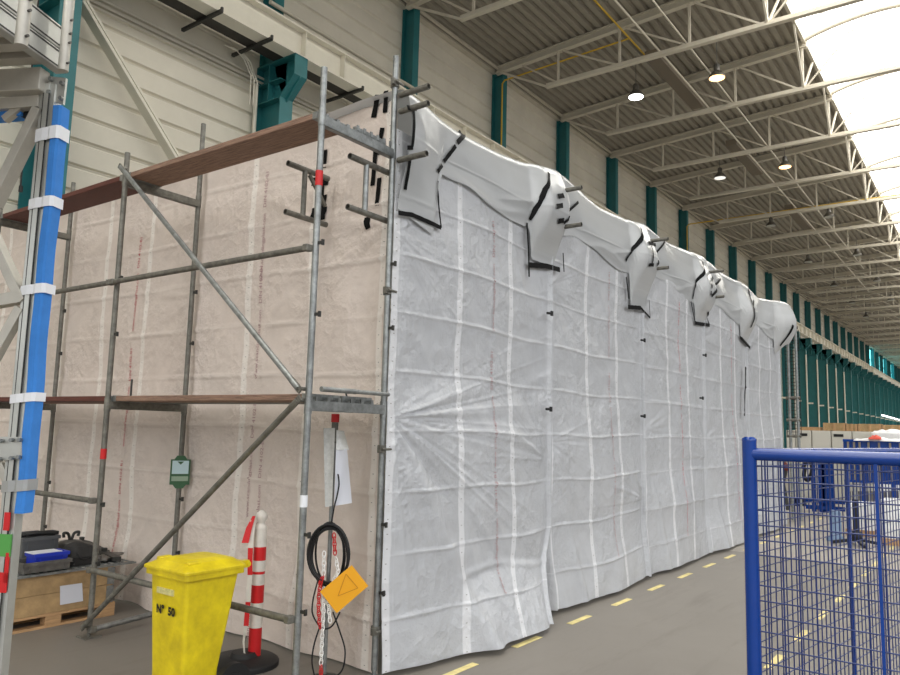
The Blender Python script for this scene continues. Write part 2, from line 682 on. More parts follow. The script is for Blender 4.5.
def deck(y0, y1):
    b = MB()
    pitch = .31
    prof = []
    y = y0
    while y < y1-.01:
        for dy, dz in ((0, 0), (.15, 0), (.19, .11), (.27, .11)):
            if y+dy <= y1:
                prof.append((y+dy, roofz(y+dy)+dz+.02))
        y += pitch
    prof.append((y1, roofz(y1)+.02))
    n = len(prof)
    vs = [(-25, y, z) for y, z in prof]+[(171, y, z) for y, z in prof]
    b.add(vs, [(i, i+1, n+i+1, n+i) for i in range(n-1)])
    vs = [(x, y, roofz(y)+.2) for x in (-25, 171) for y in (y0, y1)]
    b.add(vs, [(0, 1, 3, 2)])
    return b


SK0, SK1 = .2, 4.82
dk = deck(SK1, WY+.2)
d2 = deck(-9.6, SK0)
dk.add(d2.v, d2.f)
ceil = struct(dk.build('ceiling', DECKM))
# skylight curbs
for yc in (SK1, SK0):
    b = MB().b2((-25, yc-.05, roofz(yc)-.12), (171, yc+.05, roofz(yc)+.12))
    b.build('skylight_curb', TRUSSM, ceil)
# eave angle
b = MB().b2((-25, WY-.22, 14.98), (171, WY-.02, 15.06))
b.b2((-25, WY-.42, 15.0), (171, WY-.34, 15.08))
struct(b.build('trim_1', TRUSSM))

# barrel skylight
GLAZ = emit('bright_glazing', (255, 252, 244), 5.0)
arc = []
R0 = roofz(SK1)+.05
rise = .38
for i in range(17):
    t = i/16
    arc.append((SK1+(SK0-SK1)*t, R0+rise*math.sin(math.pi*t)**.8))
gz = MB()
n = len(arc)
gz.add([(-25, y, z+.06) for y, z in arc]+[(171, y, z+.06) for y, z in arc], [(i, n+i, n+i+1, i+1) for i in range(n-1)], True)
sky = struct(gz.build('window_1', GLAZ))
FADE = mat('pale_glazing_bar', (210, 206, 196), .5)
bars = MB()
for k in range(0, 150):
    x = 10+k*1.0
    bars.path([(x, y, z+.03) for y, z in arc], .022, 4)
o = bars.build('glazing_bars', FADE, sky)
o['kind'] = 'stuff'
# arched ribs
for k in range(-1, 31):
    b = MB()
    b.path([(XK(k), y, z-.02) for y, z in arc], .11, 8)
    b.build('arched_rib', TRUSSM, sky)

# lit clerestory windows far down the wall
WINM = emit('daylight_cyan', (120, 236, 244), 2.6)
for i, px in enumerate((871.5, 881.5, 890.0)):
    p = ony(px, 362+i*4, WY-.02)
    b = MB().b2((p.x-2.4, WY-.05, 11.9), (p.x+2.4, WY-.01, 14.7))
    w = struct(b.build('window_%d' % (i+2), WINM))
    bb = MB().b2((p.x-2.5, WY-.09, 13.2), (p.x+2.5, WY-.04, 13.32))
    bb.b2((p.x-.06, WY-.09, 11.9), (p.x+.06, WY-.04, 14.7))
    bb.build('window_bar', TEALD, w)

# wall columns
def make_column(k):
    X = XK(k)
    lab = {-1: 'tall teal column beside the aluminium tower at the left edge',
           0: 'teal crane column with bracket above the near scaffold tubes'}.get(k)
    e = empty('wall_column', (X, WY-.4, 0), lab, 'column')
    b = MB()
    y0 = WY-.95
    b.b2((X-.2, y0, 0), (X+.2, y0+.03, 9.75))           # front flange
    b.b2((X-.02, y0+.03, 0), (X+.02, WY-.05, 10.71))     # web
    b.b2((X-.2, WY-.06, 0), (X+.2, WY-.02, 10.71))
    b.build('lower_shaft', TEAL, e)
    MB().b2((X-.12, y0-.45, 4.85), (X-.02, y0, 4.98)).build('pipe_bracket', WHITEP, e)
    b = MB()
    y1 = WY-1.42
    b.prism([(X-.02, y0+.03, 9.62), (X-.02, y1, 10.16), (X-.02, y1, 10.71), (X-.02, y0+.5, 10.71)], (.04, 0, 0))
    b.prism([(X-.2, y0, 9.74), (X-.2, y1, 10.2), (X-.2, y1+.03, 10.22), (X-.2, y0+.03, 9.76)], (.4, 0, 0))
    b.b2((X-.2, y1, 10.2), (X+.2, y1+.03, 10.71))
    b.b2((X-.2, y1, 10.68), (X+.2, WY-.05, 10.72))
    for zz in (9.72, 10.2):
        b.b2((X-.2, y0+.03, zz), (X+.2, WY-.06, zz+.025))
    b.b2((X-.2, WY-.5, 9.75), (X+.2, WY-.47, 10.68))
    b.build('corbel', TEAL, e)
    b = MB()
    b.b2((X-.14, WY-.5, 10.71), (X+.14, WY-.47, 15.0))
    b.b2((X-.015, WY-.47, 10.71), (X+.015, WY-.04, 15.0))
    b.b2((X-.14, WY-.05, 10.71), (X+.14, WY-.02, 15.0))
    b.b2((X-.14, WY-.5, 14.9), (X+.14, WY-.02, 14.96))
    b.build('upper_shaft', TEAL, e)
    return e


col0 = make_column(0)
copy_tree(col0, (XK(-1)-XK(0), 0, 0), 'tall teal column beside the aluminium tower at the left edge')
for k in range(1, 31):
    if k <= 9:
        copy_tree(col0, (XC(k)-XC(0), 0, 0), '%s teal column above the tent top, counted from the scaffold corner' % ordinal(k))
    else:
        copy_tree(col0, (XC(k)-XC(0), 0, 0), 'narrow teal column in the dense far row beyond the tent end', 'far teal wall columns')

# lit front flange edges of far columns, drawn as added white tubes
for k in range(10, 17):
    X = XK(k)
    b = MB().tube((X-.25, WY-1.02, 0), (X-.25, WY-1.02, 9.2), .06, 8)
    tag(b.build('pale_tube', WHITEP), 'white tube added as the lit front edge of a far teal column', 'pipe', 'lit edges of the far columns')

# crane runway beam
CY = WY-1.2
e = empty('crane_runway_beam', (60, CY, 10.72), 'long white steel crane runway beam along the left wall', 'beam')
b = MB()
b.b2((-10, CY-.2, 10.72), (170, CY+.2, 10.76))
b.b2((-10, CY-.02, 10.76), (170, CY+.02, 11.42))
b.b2((-10, CY-.2, 11.42), (170, CY+.2, 11.47))
b.build('web_and_flanges', WHITEP, e)
for i in range(0, 62):
    X = 11.9+1.67*i if i > 1 else (11.75, 13.1)[i]
    b = MB().b2((X-.012, CY-.19, 10.76), (X+.012, CY-.02, 11.42))
    b.build('stiffener', WHITEP, e)
b = MB().b2((-10, CY-.04, 11.47), (170, CY+.04, 11.55))
b.build('rail', STEELD, e)
# service walkway / tray behind beam
b = MB()
b.b2((-10, CY+.24, 10.73), (60, WY-.62, 10.77))
b.b2((-10, CY+.22, 10.73), (60, CY+.25, 10.88))
tray = tag(b.build('cable_tray', GREYD), 'dark cable tray running below the white crane beam', 'cable tray')
for px, py in ((190, 15), (240, 40), (332, 79)):
    p = ony(px, py, WY-.35)
    b = MB().bar((p.x, WY-.1, 10.67), (p.x, CY-.32, 10.67), .07, .07)
    b.bar((p.x, CY-.32, 10.65), (p.x, CY-.32, 10.75), .05, .05)
    tag(b.build('bracket_arm', STEELD), {190: 'dark bracket arm under the cable tray, left of the other two',
        240: 'dark bracket arm under the tray just left of the teal bracket', 332: 'dark bracket arm beside the corner scaffold pole top'}[px], 'bracket')
# handrail pipe above the beam
b = MB().tube((11.2, WY-.62, 12.18), (16.8, WY-.62, 12.18), .055, 10)
tag(b.build('handrail_pipe', TRUSSM), 'pale round pipe along the wall above the crane beam', 'pipe')
# cladding ledges under the beam
b = MB()
for zz in (10.22, 10.32, 10.45):
    b.b2((-10, WY-.09, zz), (175, WY, zz+.05))
struct(b.build('trim_2', CREAM))
# bundle of cables near the corbel
b = MB()
for i in range(3):
    p0 = V((10.2+.1*i, WY-.3, 10.7))
    pts = [p0, p0+V((.25, -.05, .02)), p0+V((.5, -.1, -.15)), p0+V((.72, -.12, -.5-.05*i)), p0+V((.74, -.1, -1.2))]
    b.path(pts, .016, 6)
tag(b.build('cable_bundle', WHITEP), 'bundle of pale cables looping down beside the teal bracket', 'cable')
b = MB().tube((11.3, WY-.16, 0), (11.3, WY-.16, 10.2), .05, 8)
tag(b.build('pale_tube', WHITEP), 'thin pale pipe beside the teal crane column near the scaffold', 'pipe')
# wall brace
b = MB()
p0, p1 = V((6.72, WY-.3, 10.15)), V((9.15, WY-.3, 7.5))
d = (p1-p0)
p1 = p0+d*1.8
b.bar(p0-d*.2, p1, .06, .26, (0, 1, 0))
b.bar(p0-d*.2+V((.09, -.06, .08)), p1+V((.09, -.06, .08)), .05, .03, (0, 1, 0))
tag(b.build('wall_brace', WHITEP), 'pale diagonal steel brace on the wall at upper left', 'brace')

# ------------------------------------------------------------------ roof trusses
def make_truss(k):
    X = XK(k)
    e = empty('roof_truss', (X, 2.5, 13.8), 'roof truss', 'roof truss')
    zb = 13.85

    def part(name, b):
        return b.build(name, TRUSSM, e)
    # rafters under the deck (I section)
    for sgn in (1, -1):
        f = lambda y: V((X, 2.5+sgn*(y-2.5), roofz(y)))
        b = MB()
        p0, p1 = f(WY-.3), f(4.75)
        for dz, w, h in ((-.02, .2, .03), (-.14, .03, .22), (-.26, .2, .03)):
            b.bar(p0+V((0, 0, dz)), p1+V((0, 0, dz)), w, h, (0, 0, 1))
        part('rafter', b)
    b = MB()
    ye = 12.22
    b.b2((X-.09, 5-ye, zb-.07), (X+.09, ye, zb+.0))
    b.b2((X-.02, 5-ye, zb), (X+.02, ye, zb+.10))
    part('bottom_chord', b)
    nodes = [11.75, 9.48, 7.17, 4.9]
    for sgn in (1, -1):
        g = lambda y, z: V((X, 2.5+sgn*(y-2.5), z))
        top = lambda y: roofz(y)-.27
        part('end_diagonal', MB().bar(g(ye, zb), g(WY-.45, 14.9), .07, .07))
        for y in nodes[:3]:
            part('vertical', MB().bar(g(y, zb), g(y, top(y)), .07, .07))
        for ya, yb in ((11.75, 13.2), (9.48, 11.6), (7.17, 9.3), (4.98, 7.0)):
            part('diagonal', MB().bar(g(ya, zb), g(yb, top(yb)), .055, .055))
        # skylight bracing
        part('curb_post', MB().bar(g(4.9, zb), g(4.9, 15.55), .075, .075))
        for dx in (-1.55, 1.55):
            p = g(4.84, 15.5)
            p.x += dx
            part('curb_brace', MB().bar(g(4.88, zb), p, .06, .06))
        part('crown_brace', MB().bar(g(4.85, zb), g(2.9, R0+rise-.05), .05, .05))
    return e


tr = make_truss(1)
tr['label'] = 'first pale steel roof truss, cut off by the top of the frame'
for k in range(2, 31):
    off = (XK(k)-XK(1), 0, 0)
    if k <= 10:
        copy_tree(tr, off, '%s pale steel roof truss counting along the hall from the top of the frame' % ordinal(k))
    else:
        copy_tree(tr, off, 'pale roof truss in the crowded far run of the roof', 'far roof trusses')

# services under the roof
b = MB().tube((15, 7.3, 14.02), (60, 7.3, 14.02), .028, 8)
tag(b.build('sprinkler_pipe', TRUSSM), 'thin pale pipe running lengthwise below the roof near the bright lamps', 'pipe')
b = MB().tube((17, 8.2, 14.05), (70, 8.2, 14.05), .032, 8)
tag(b.build('sprinkler_pipe', TRUSSM), 'thicker pale pipe beside the dark roof trays', 'pipe')
for i, (x0, x1) in enumerate(((22.8, 27.6), (32, 36.5), (43, 48))):
    b = MB().b2((x0, 8.5, 14.3), (x1, 8.95, 14.55))
    tag(b.build('radiant_heater', mat('heater_brown', (112, 102, 88), .6)), ['brown radiant panel just right of the cool white lamp', 'brown radiant panel under the roof beyond the warm lamps',
        'smallest brown radiant panel far along the roof'][i], 'heater')
y1_ = 14.06
b = MB()
X = XC(2)-.25
b.path([(X, y1_, 5), (X, y1_, 14.45), (X, y1_-.1, 14.55), (X+.02, 9.3, 14.72), (X+.0, 9.16, 14.73)], .03, 8)
b.path([(8, 9.16, 14.73), (23.6, 9.16, 14.73)], .03, 8)
tag(b.build('gas_pipe', PIPEY), 'yellow gas pipe up the near teal column and along the roof', 'pipe')
b = MB()
X = XC(6)-.25
b.path([(X, y1_, 5), (X, y1_, 13.85), (X, y1_-.12, 13.98), (X, 2, 13.98)], .035, 8)
tag(b.build('gas_pipe', PIPEY), 'yellow gas pipe crossing below the roof at mid distance', 'pipe')

# high bay lamps
LAMPW = emit('warm_lamp', (255, 205, 140), 3.2)
LAMPC = emit('cool_lamp', (248, 252, 255), 12)
LAMPD = emit('dim_lamp', (250, 246, 236), .9)
LAMPO = mat('lamp_lens_off', (190, 188, 180), .3)
LSH = mat('lamp_shade_grey', (96, 92, 84), .4, .3)


def lamp(x, y, z, lens, label, group=None):
    e = empty('high_bay_lamp', (x, y, z), label, 'lamp', group)
    b = MB().lathe((x, y, z), [(.27, 0), (.275, .02), (.24, .10), (.16, .2), (.1, .25)], 20)
    b.build('shade', LSH, e)
    b = MB().lathe((x, y, z+.25), [(.1, 0), (.1, .2), (.06, .24)], 14)
    b.build('ballast_housing', DKMET, e)
    b = MB().lathe((x, y, z-.012), [(.25, 0), (.25, .012)], 20)
    b.build('lens', lens, e)
    b = MB().tube((x, y, z+.48), (x, y, roofz(y)-.1), .012, 6)
    b.build('suspension', DKMET, e)
    return e


ZL = 13.72
row1 = [(636, 97), (720, 178), (771, 226), (808, 262), (834, 286), (852, 303), (866, 317)]
row2 = [(717, 78), (785, 167), (829, 217), (857, 255), (877, 281), (891, 300)]
LB = ['cool white lit pendant lamp, nearest the left wall', 'dark pendant lamp with pale lens beyond the cool white one',
      'small dark pendant lamp by the second yellow pipe', None, None, None, None]
for i, (px, py) in enumerate(row1):
    p = onz(px, py, ZL)
    lamp(p.x, p.y, ZL, (LAMPC, LAMPD, LAMPO, LAMPO, LAMPO, LAMPO, LAMPO)[i],
         LB[i] or 'unlit pendant lamp far along the left row', None if LB[i] else 'far unlit lamps of the left row')
LB2 = ['warm glowing pendant lamp nearest the skylight, largest in view', 'warm glowing pendant lamp smaller and farther along',
       'grey unlit pendant lamp with a bright housing near the skylight', None, None, None]
for i, (px, py) in enumerate(row2):
    p = onz(px, py, ZL)
    lamp(p.x, p.y, ZL, (LAMPW, LAMPW, LAMPO, LAMPO, LAMPO, LAMPO)[i],
         LB2[i] or 'unlit pendant lamp far along the skylight row', None if LB2[i] else 'far unlit lamps of the skylight row')

# fluorescent strip at far wall
b = MB()
for i in range(6):
    p = ony(883+3.3*i, 415.5+.9*i, WY-1.6)
    b.b2((p.x-1.6, WY-1.7, p.z-.1), (p.x+1.6, WY-1.6, p.z+.1))
tag(b.build('strip_light', emit('strip_glow', (255, 255, 255), 3)), 'white row of strip lights low on the far teal wall', 'lamp')

# ------------------------------------------------------------------ scaffold
PR = .0242
AX, AY, BY, DY = 3.60, 3.84, 6.41, 8.98
EX = 4.385


def frame(y, ztop_out, ztop_in, label, gmat):
    e = empty('scaffold_ladder', (AX, y, 0), label, 'scaffold frame')
    for x, zt in ((AX, ztop_out), (EX, ztop_in)):
        b = MB().tube((x, y, .06), (x, y, zt), PR, 14)
        p = b.build('upright_pole', gmat, e)
        for zc in (2.03, 4.10):
            if zc < zt-.05:
                MB().tube((x, y, zc-.10), (x, y, zc+.02), PR+.004, 14).build('spigot_sleeve', gmat, p)
        for zc in (.62, 1.12, 2.62, 3.13):
            b = MB().bar((x, y, zc), (x+.0, y-.065, zc), .012, .022)
            b.box((x, y-.068, zc), (.022, .012, .04))
            b.build('wedge_stub', STEELD, p)
        b = MB().b2((x-.075, y-.075, 0), (x+.075, y+.075, .012))
        b.tube((x, y, .01), (x, y, .2), .017, 10)
        b.build('base_plate', gmat, e)
    for zc in (1.985, 4.035):
        b = MB()
        b.b2((AX, y-.025, zc-.035), (EX, y+.025, zc-.029))
        b.b2((AX, y-.025, zc-.035), (EX, y-.019, zc+.035))
        b.b2((AX, y+.019, zc-.035), (EX, y+.025, zc+.035))
        b.build('cross_beam', gmat, e)
    return e


f1 = frame(AY, 4.44, 4.87, 'scaffold frame at the tent corner with the tallest pole', GALV)
f2 = frame(BY, 4.32, 4.88, 'scaffold frame in the middle of the left tent side', GALV2)
f3 = frame(DY, 4.32, 4.72, 'scaffold frame behind the blue foam column', GALV2)
# couplers on corner pole
for py, px in ((291, 387), (449, 381), (630, 376), (84, 395)):
    p = ony(px, py, AY)
    b = MB().tube((EX, AY, p.z-.03), (EX, AY, p.z+.03), PR+.012, 14)
    b.box((EX-.045, AY-.02, p.z), (.035, .03, .05))
    b.tube((EX-.05, AY-.05, p.z), (EX+.06, AY-.04, p.z), .009, 8)
    b.build('coupler', GALV2, f1)
# coloured bands
for (x, y, z0, z1, M, f) in ((AX, AY, 3.55, 3.66, REDP, f1), (AX, AY, 1.30, 1.38, TAPEW, f1), (AX, BY, 1.51, 1.60, REDP, f2)):
    b = MB().tube((x, y, z0), (x, y, z1), PR+.003, 14)
    tag(b.build('marking_band', M, f), 'red marking band' if M is REDP else 'white marking band', None)


def rail(name, p0, p1, M, label, cat='scaffold tube', r=PR, clamp=True):
    e = empty(name, p0, label, cat)
    MB().tube(p0, p1, r, 14).build('tube', M, e)
    d = (V(p1)-V(p0)).normalized()
    for P in (V(p0), V(p1)):
        if clamp:
            MB().box(P, (.06, .05, .05)).build('clamp', GALV2, e, bevel=.008)
    return e


XO = AX-.05
rail('guard_rail', (XO, AY+.03, 3.09), (XO, BY-.03, 3.09), GALV2, 'scaffold guard rail at mid height of the near bay')
rail('guard_rail', (XO, BY+.03, 3.09), (XO, DY, 3.09), GALV2, 'scaffold guard rail right of the blue foam column, far bay')
rail('guard_rail', (XO, AY+.03, .57), (XO, BY-.03, .57), GALV2, 'low scaffold tube passing behind the yellow bin')
rail('guard_rail', (XO, BY+.03, 1.15), (XO, DY, 1.15), GALV2, 'knee high scaffold tube above the pallet box')
rail('base_tube', (AX, BY-.05, .07), (EX, BY+.02, .09), GALV, 'short scaffold tube on the floor behind the yellow bin')
XB = AX-.07


def brace(p0, p1, M, label):
    e = empty('diagonal_brace', p0, label, 'scaffold brace')
    p0, p1 = V(p0), V(p1)
    MB().tube(p0, p1, .0215, 14).build('tube', M, e)
    for P, s in ((p0, 1), (p1, -1)):
        d = (p1-p0).normalized()*s
        b = MB().bar(P-d*.03, P+d*.10, .046, .014, (1, 0, 0))
        b.tube(P+V((-.012, 0, 0)), P+V((.06, 0, 0)), .014, 10)
        b.build('end_plate', GALV2, e)
    return e


brace((XB, BY-.02, 4.16), (XB, AY+.03, 2.10), GALV, 'upper diagonal scaffold brace falling right to the mid deck')
brace((XB, AY+.03, 2.02), (XB, BY-.02, .10), GALV2, 'lower diagonal scaffold brace falling left to the floor')

# decks
def plank(x0, x1, y0, y1, z0, M, label, hooks=True, th=.046):
    e = empty('scaffold_plank', ((x0+x1)/2, y0, z0), label, 'plank')
    MB().b2((x0, y0+.03, z0), (x1, y1-.03, z0+th)).build('board', M, e, bevel=.004)
    for y, s in ((y0, 1), (y1, -1)):
        b = MB()
        b.b2((x0-.002, min(y+s*.02, y+s*.07), z0-.003), (x1+.002, max(y+s*.02, y+s*.07), z0+th+.004))
        for xx in (x0+.05, (x0+x1)/2, x1-.05):
            b.b2((xx-.014, min(y-s*.03, y+s*.05), z0+.012), (xx+.014, max(y-s*.03, y+s*.05), z0+.03))
            b.b2((xx-.014, y-s*.03-.005, z0-.05), (xx+.014, y-s*.03+.005, z0+.03))
            b.tube((xx+.05, y+s*.045, z0+.02), (xx+.05, y+s*.045-s*.03, z0+.02), .008, 8)
        b.build('end_hook', GALV, e)
    return e


plank(AX+.0, AX+.32, AY+.03, BY-.01, 4.072, WOODP, 'high wooden scaffold plank between the two front poles')
plank(AX+.0, AX+.32, BY+.03, DY-.01, 4.072, WOODR, 'high red brown plank behind the blue foam column')
plank(AX+.03, AX+.35, AY+.03, BY-.01, 2.022, WOODP, 'outer mid height deck plank over the bin')
plank(AX+.38, AX+.70, AY+.03, BY-.01, 2.022, GALV2, 'inner mid height deck plank beside the tent side')
plank(AX+.03, AX+.35, BY+.03, DY-.01, 2.022, WOODR, 'red brown mid height plank behind the blue foam column')
plank(AX+.38, AX+.70, BY+.03, DY-.01, 2.022, WOODP, 'inner mid height plank behind the red brown one')
# odds and ends on the near deck
b = MB().tube((AX+.09, AY+.12, 2.07), (AX+.09, AY+.12, 2.21), .009, 8)
tag(b.build('toe_board_pin', STEELD), 'thin dark pin standing on the near deck end', 'pin')
b = MB().path([(AX+.48, AY+.10, 2.07), (AX+.46, AY+.1, 2.11), (AX+.5, AY+.1, 2.125), (AX+.55, AY+.1, 2.115), (AX+.57, AY+.1, 2.12)], .008, 6)
tag(b.build('wire_hook', STEELD), 'small bent wire hook lying on the near deck end', 'hook')
b = MB().tube((AX+.12, BY-.16, 2.07), (AX+.12, BY-.16, 2.22), .009, 8)
tag(b.build('toe_board_pin', STEELD), 'thin dark pin standing on the deck by the middle frame', 'pin')
b = MB().tube((AX+.36, AY-.10, 2.10), (EX-.04, AY-.08, 2.10), .016, 10)
b.tube((AX+.02, AY-.10, 2.10), (AX+.36, AY-.10, 2.10), .019, 10)
tag(b.build('end_rail', GALV), 'dirty grey tube lying across the near deck end', 'scaffold tube')
b = MB()
b.b2((3.95, AY+.0, 4.075), (4.30, AY+.03, 4.12))
for i in range(6):
    b.b2((3.93+.075*i, AY-.035, 4.075), (3.955+.075*i, AY-.028, 4.115))
tag(b.build('deck_end_bracket', GALV), 'galvanised deck hooks left on the top cross beam', 'bracket')

# scaffold tag
e = empty('scaffold_tag', (EX-.03, BY, 1.25), 'green scaffold tag with clear pocket on the middle pole', 'tag')
ta = math.radians(57)
tn = V((-math.cos(ta), -math.sin(ta), 0))
tr_ = V((math.sin(ta), -math.cos(ta), 0))
ax = (tr_, tn, V((0, 0, 1)))
def TG(off, z, x=0): return V((EX, BY, 0))+tn*off+tr_*x+V((0, 0, z))
b = MB().box(TG(.032, 1.375), (.18, .012, .24), ax)
b.prism([TG(.038, 1.494, -.06), TG(.038, 1.494, .06), TG(.038, 1.53, .035), TG(.038, 1.53, -.035)], tn*-.012)
b.prism([TG(.038, 1.256, -.06), TG(.038, 1.256, .06), TG(.038, 1.22, .035), TG(.038, 1.22, -.035)], tn*-.012)
b.build('holder', TAGG, e)
MB().box(TG(.041, 1.42), (.15, .008, .125), ax).build('card', mat('tag_card', (196, 222, 226), .25), e)
MB().box(TG(.041, 1.312), (.15, .008, .045), ax).build('lower_panel', mat('tag_panel', (150, 172, 148), .4), e)
MB().prism([TG(.047, 1.475, -.03), TG(.047, 1.475, .03), TG(.047, 1.445, 0)], tn*-.003).build('printed_mark', TAGG, e)

# ------------------------------------------------------------------ the tent
XB_ = [4.42]+[EX+2.57*k for k in range(1, 6)]     # sheet borders
ZT = [(4.2, 4.60), (4.43, 4.585), (4.58, 4.58), (5.15, 4.54), (5.98, 4.575), (6.57, 4.63), (6.95, 4.69), (7.24, 4.71), (8.28, 4.63),
      (9.2, 4.66), (9.7, 4.745), (10.3, 4.70), (12.1, 4.78), (13.2, 4.77), (14.8, 4.74), (16, 4.72), (17.3, 4.80), (18.2, 4.70)]
ztx = np.array([a for a, _ in ZT])
ztz = np.array([a for _, a in ZT])
def ztop(x): return np.interp(x, ztx, ztz)


def sheet_y(k, X, Zz):
    X = np.asarray(X, float); Zz = np.asarray(Zz, float)
    x0, x1 = XB_[k], XB_[k+1]
    s = np.clip((X-x0)/(x1-x0), 0, 1)
    y = np.full(X.shape, 3.805)
    y = y - (crumple(X, Zz, 31+7*k)-.040)*np.clip(np.minimum(s, 1-s)/.08, .25, 1)
    amp = .015+.075*sst(2.6-Zz, 0, 2.0)
    y -= amp*np.sin(np.pi*s)**.8
    y += .05*sst(Zz, 4.03, 4.2)*np.sin(np.pi*s)
    # sleeve round the pole
    for c in (x0, x1):
        if c > 4.6:
            y -= .042*np.exp(-((X-c)/.030)**2)
    # tension folds from the ties
    tz = 1.93 if k == 0 else (1.62, 1.75, 1.9, 1.8, 1.7)[k]
    y -= radial(X, Zz, x0, tz, 26, .06 if k == 0 else .03, 1.3 if k == 0 else .5, 51+k, -1.62, .55)
    y -= radial(X, Zz, x1, (1.55, 1.0, 1.5, 1.6, 1.5)[k], 24, .04, .7, 71+k, 1.9, math.pi*1.25)
    y -= radial(X, Zz, x0, 3.4, 12, .03, .6, 91+k, -1.5, .8)
    # skirt swings out
    y -= (.05 if k == 0 else .06)*sst(.75-Zz, 0, .75)*(.4+.9*vnoise(X/.35, Zz*0+k, 5))
    if k == 0:
        y -= .04*sst(s, .55, .9)*sst(1.1-Zz, 0, 1.0)
        y -= np.maximum(0, .60+.05*np.sin(X*2.3)-Zz)*.33*sst(X, 5.0, 5.7)
        y -= .055*np.exp(-(((X-4.42)-(1.93-Zz)*.62)/.13)**2)*sst(1.93-Zz, .1, .6)
        q = Zz + .05*np.sin(X*3)
        y -= .012*np.exp(-((q-.62)/.03)**2)*sst(X, 5.0, 5.6)
    else:
        y -= .03*np.exp(-(((X-x0)-.35-(1.0-Zz)*.3)/.08)**2)*sst(1.2-Zz, 0, .6)
    return y


tent = empty('sheeted_tent', (EX+.1, AY, 0), 'long tent of white plastic sheeting wrapped over scaffolding', 'tent')
for k in range(5):
    x0, x1 = XB_[k]-(.45 if k == 1 else .03), XB_[k+1]+.05
    nu, nv = (int((x1-x0)/(.016 if k < 2 else .024)), 330 if k < 2 else 200)
    S, T = np.meshgrid(np.linspace(0, 1, nu), np.linspace(0, 1, nv), indexing='ij')
    zb = .035+.02*vnoise(S*4, S*0, 3+k)
    Zz = zb+(4.25-zb)*T
    X0 = x0+(x1-x0)*S
    Y = sheet_y(k, X0, Zz)
    flare = sst(1.0-Zz, 0, .95)
    Xd = X0 - ((.42*flare*S**2) if k == 0 else (0.04*flare*(S-.3)))
    if k > 0:
        Xd = Xd + .10*flare*(1-S)**3*(k == 1)
    Yd = Y + .012*(k % 2) + (.07*(1-sst(X0, XB_[1]-.10, XB_[1]-.02)) if k == 1 else 0)
    # last bit of right edge folds in
    b = MB().grid(np.stack([Xd, Yd, Zz], -1), True, np.stack([X0-4.43, Zz], -1))
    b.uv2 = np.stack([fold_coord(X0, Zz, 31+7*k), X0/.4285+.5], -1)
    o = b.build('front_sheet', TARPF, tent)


def cape(X, Zz):
    a = np.zeros(X.shape)
    for k, xc in enumerate([4.385]+XB_[1:]):
        if k == 0:
            bx = (1-sst(X, 4.45, 5.05))
            A = .10
        else:
            bx = sst(X, xc-.52, xc-.34)*(1-sst(X, xc+.02, xc+.22))
            A = .17
        zp = .02+.98*sst(Zz, 3.62, 4.15)-.84*sst(Zz, 4.22, 4.74)
        a += A*bx*zp
    # hood at the far end
    hood = sst(X, 16.75, 17.3)
    a = a*(1-hood) + hood*(.34*np.sin(np.pi*np.clip((Zz-3.65)/1.25, 0, 1))**.7)
    return a


def zbot(X):
    z = 3.96+.07*np.sin((X-4.4)*2*np.pi/2.57)+.03*vnoise(X/.3, X*0, 9)
    for k, xc in enumerate([4.385]+XB_[1:]):
        if k == 0:
            q = 1-sst(X, 4.86, 4.98)
            z = z*(1-q)+q*(3.50-.12*np.clip((X-4.42)/.5, 0, 1)+.08)
        else:
            q = sst(X, xc-.50, xc-.42)*(1-sst(X, xc+.03, xc+.13))
            z = z*(1-q)+q*(3.47 if k == 2 else 3.60)
    hood = sst(X, 16.9, 17.2)
    return z*(1-hood)+hood*(3.85)


def cover_y(X, Zz):
    X = np.asarray(X, float); Zz = np.asarray(Zz, float)
    zt = ztop(X)
    y = 3.785 - .025*sst(Zz-zbot(X), .0, .35) - cape(X, Zz)
    fb = sst(Zz-zbot(X), .0, .22)
    y -= (crumple(X, Zz, 301, .35)-.012)*(.25+.75*fb)+.05*(vnoise(X/.8, Zz/.5, 303)-.5)*fb
    f = np.clip(.5-.5*np.cos((X-4.385)*2*np.pi/2.57), 0, 1)     # 1 mid bay
    y += f*.07*sst(Zz, 4.0, 4.75)                                    # leans back between poles
    y -= .010*np.exp(-((Zz-4.02-.05*np.sin(X*4))/.04)**2)*f
    # soft folds drawn towards the brackets
    for xc in XB_[1:]:
        dx = (xc-.45)-X
        w_ = np.exp(-dx/.55)*(dx > 0)*sst(Zz, 3.97, 4.15)*(1-sst(Zz, 4.35, 4.6))
        y -= .035*w_*(ridge((Zz-4.1+.22*dx)/.16, dx*.5, 77)-.4)
    r = np.clip((Zz-(zt-.10))/.10, 0, 1)
    y += .10*(1-np.sqrt(1-np.minimum(r, .999)**2))
    return y


xe = 17.45
nu = int((xe-4.40)/.022)
S, T = np.meshgrid(np.linspace(0, 1, nu), np.linspace(0, 1, 84), indexing='ij')
X = 4.405+(xe-4.405)*S
zb, zt = zbot(X), ztop(X)
Zz = zb+(zt-zb)*(1-(1-T)**1.15)
Y = cover_y(X, Zz)
# right hand end of the hood closes inwards
ed = sst(X, 17.22, xe)
Yc = 3.9
Y = Y*(1-ed**2)+Yc*ed**2
P = np.stack([X, Y, Zz], -1)
roofrows = []
for i, (yy, dz) in enumerate(((.10, .008), (.35, .0), (.9, -.02), (2.0, .02), (3.5, 0), (5.0, .01), (7.2, -.02))):
    yl = Y[:, -1]+yy
    roofrows.append(np.stack([X[:, 0], yl, zt[:, 0]+dz+.02*vnoise(X[:, 0]/.8, X[:, 0]*0+i, 77)*(yy > .2)], -1)[:, None, :])
P = np.concatenate([P]+roofrows, 1)
UV = np.stack([P[..., 0]*0+.4285, P[..., 2]], -1)
b = MB().grid(P, True, UV)
b.build('top_cover', TARPT, tent)


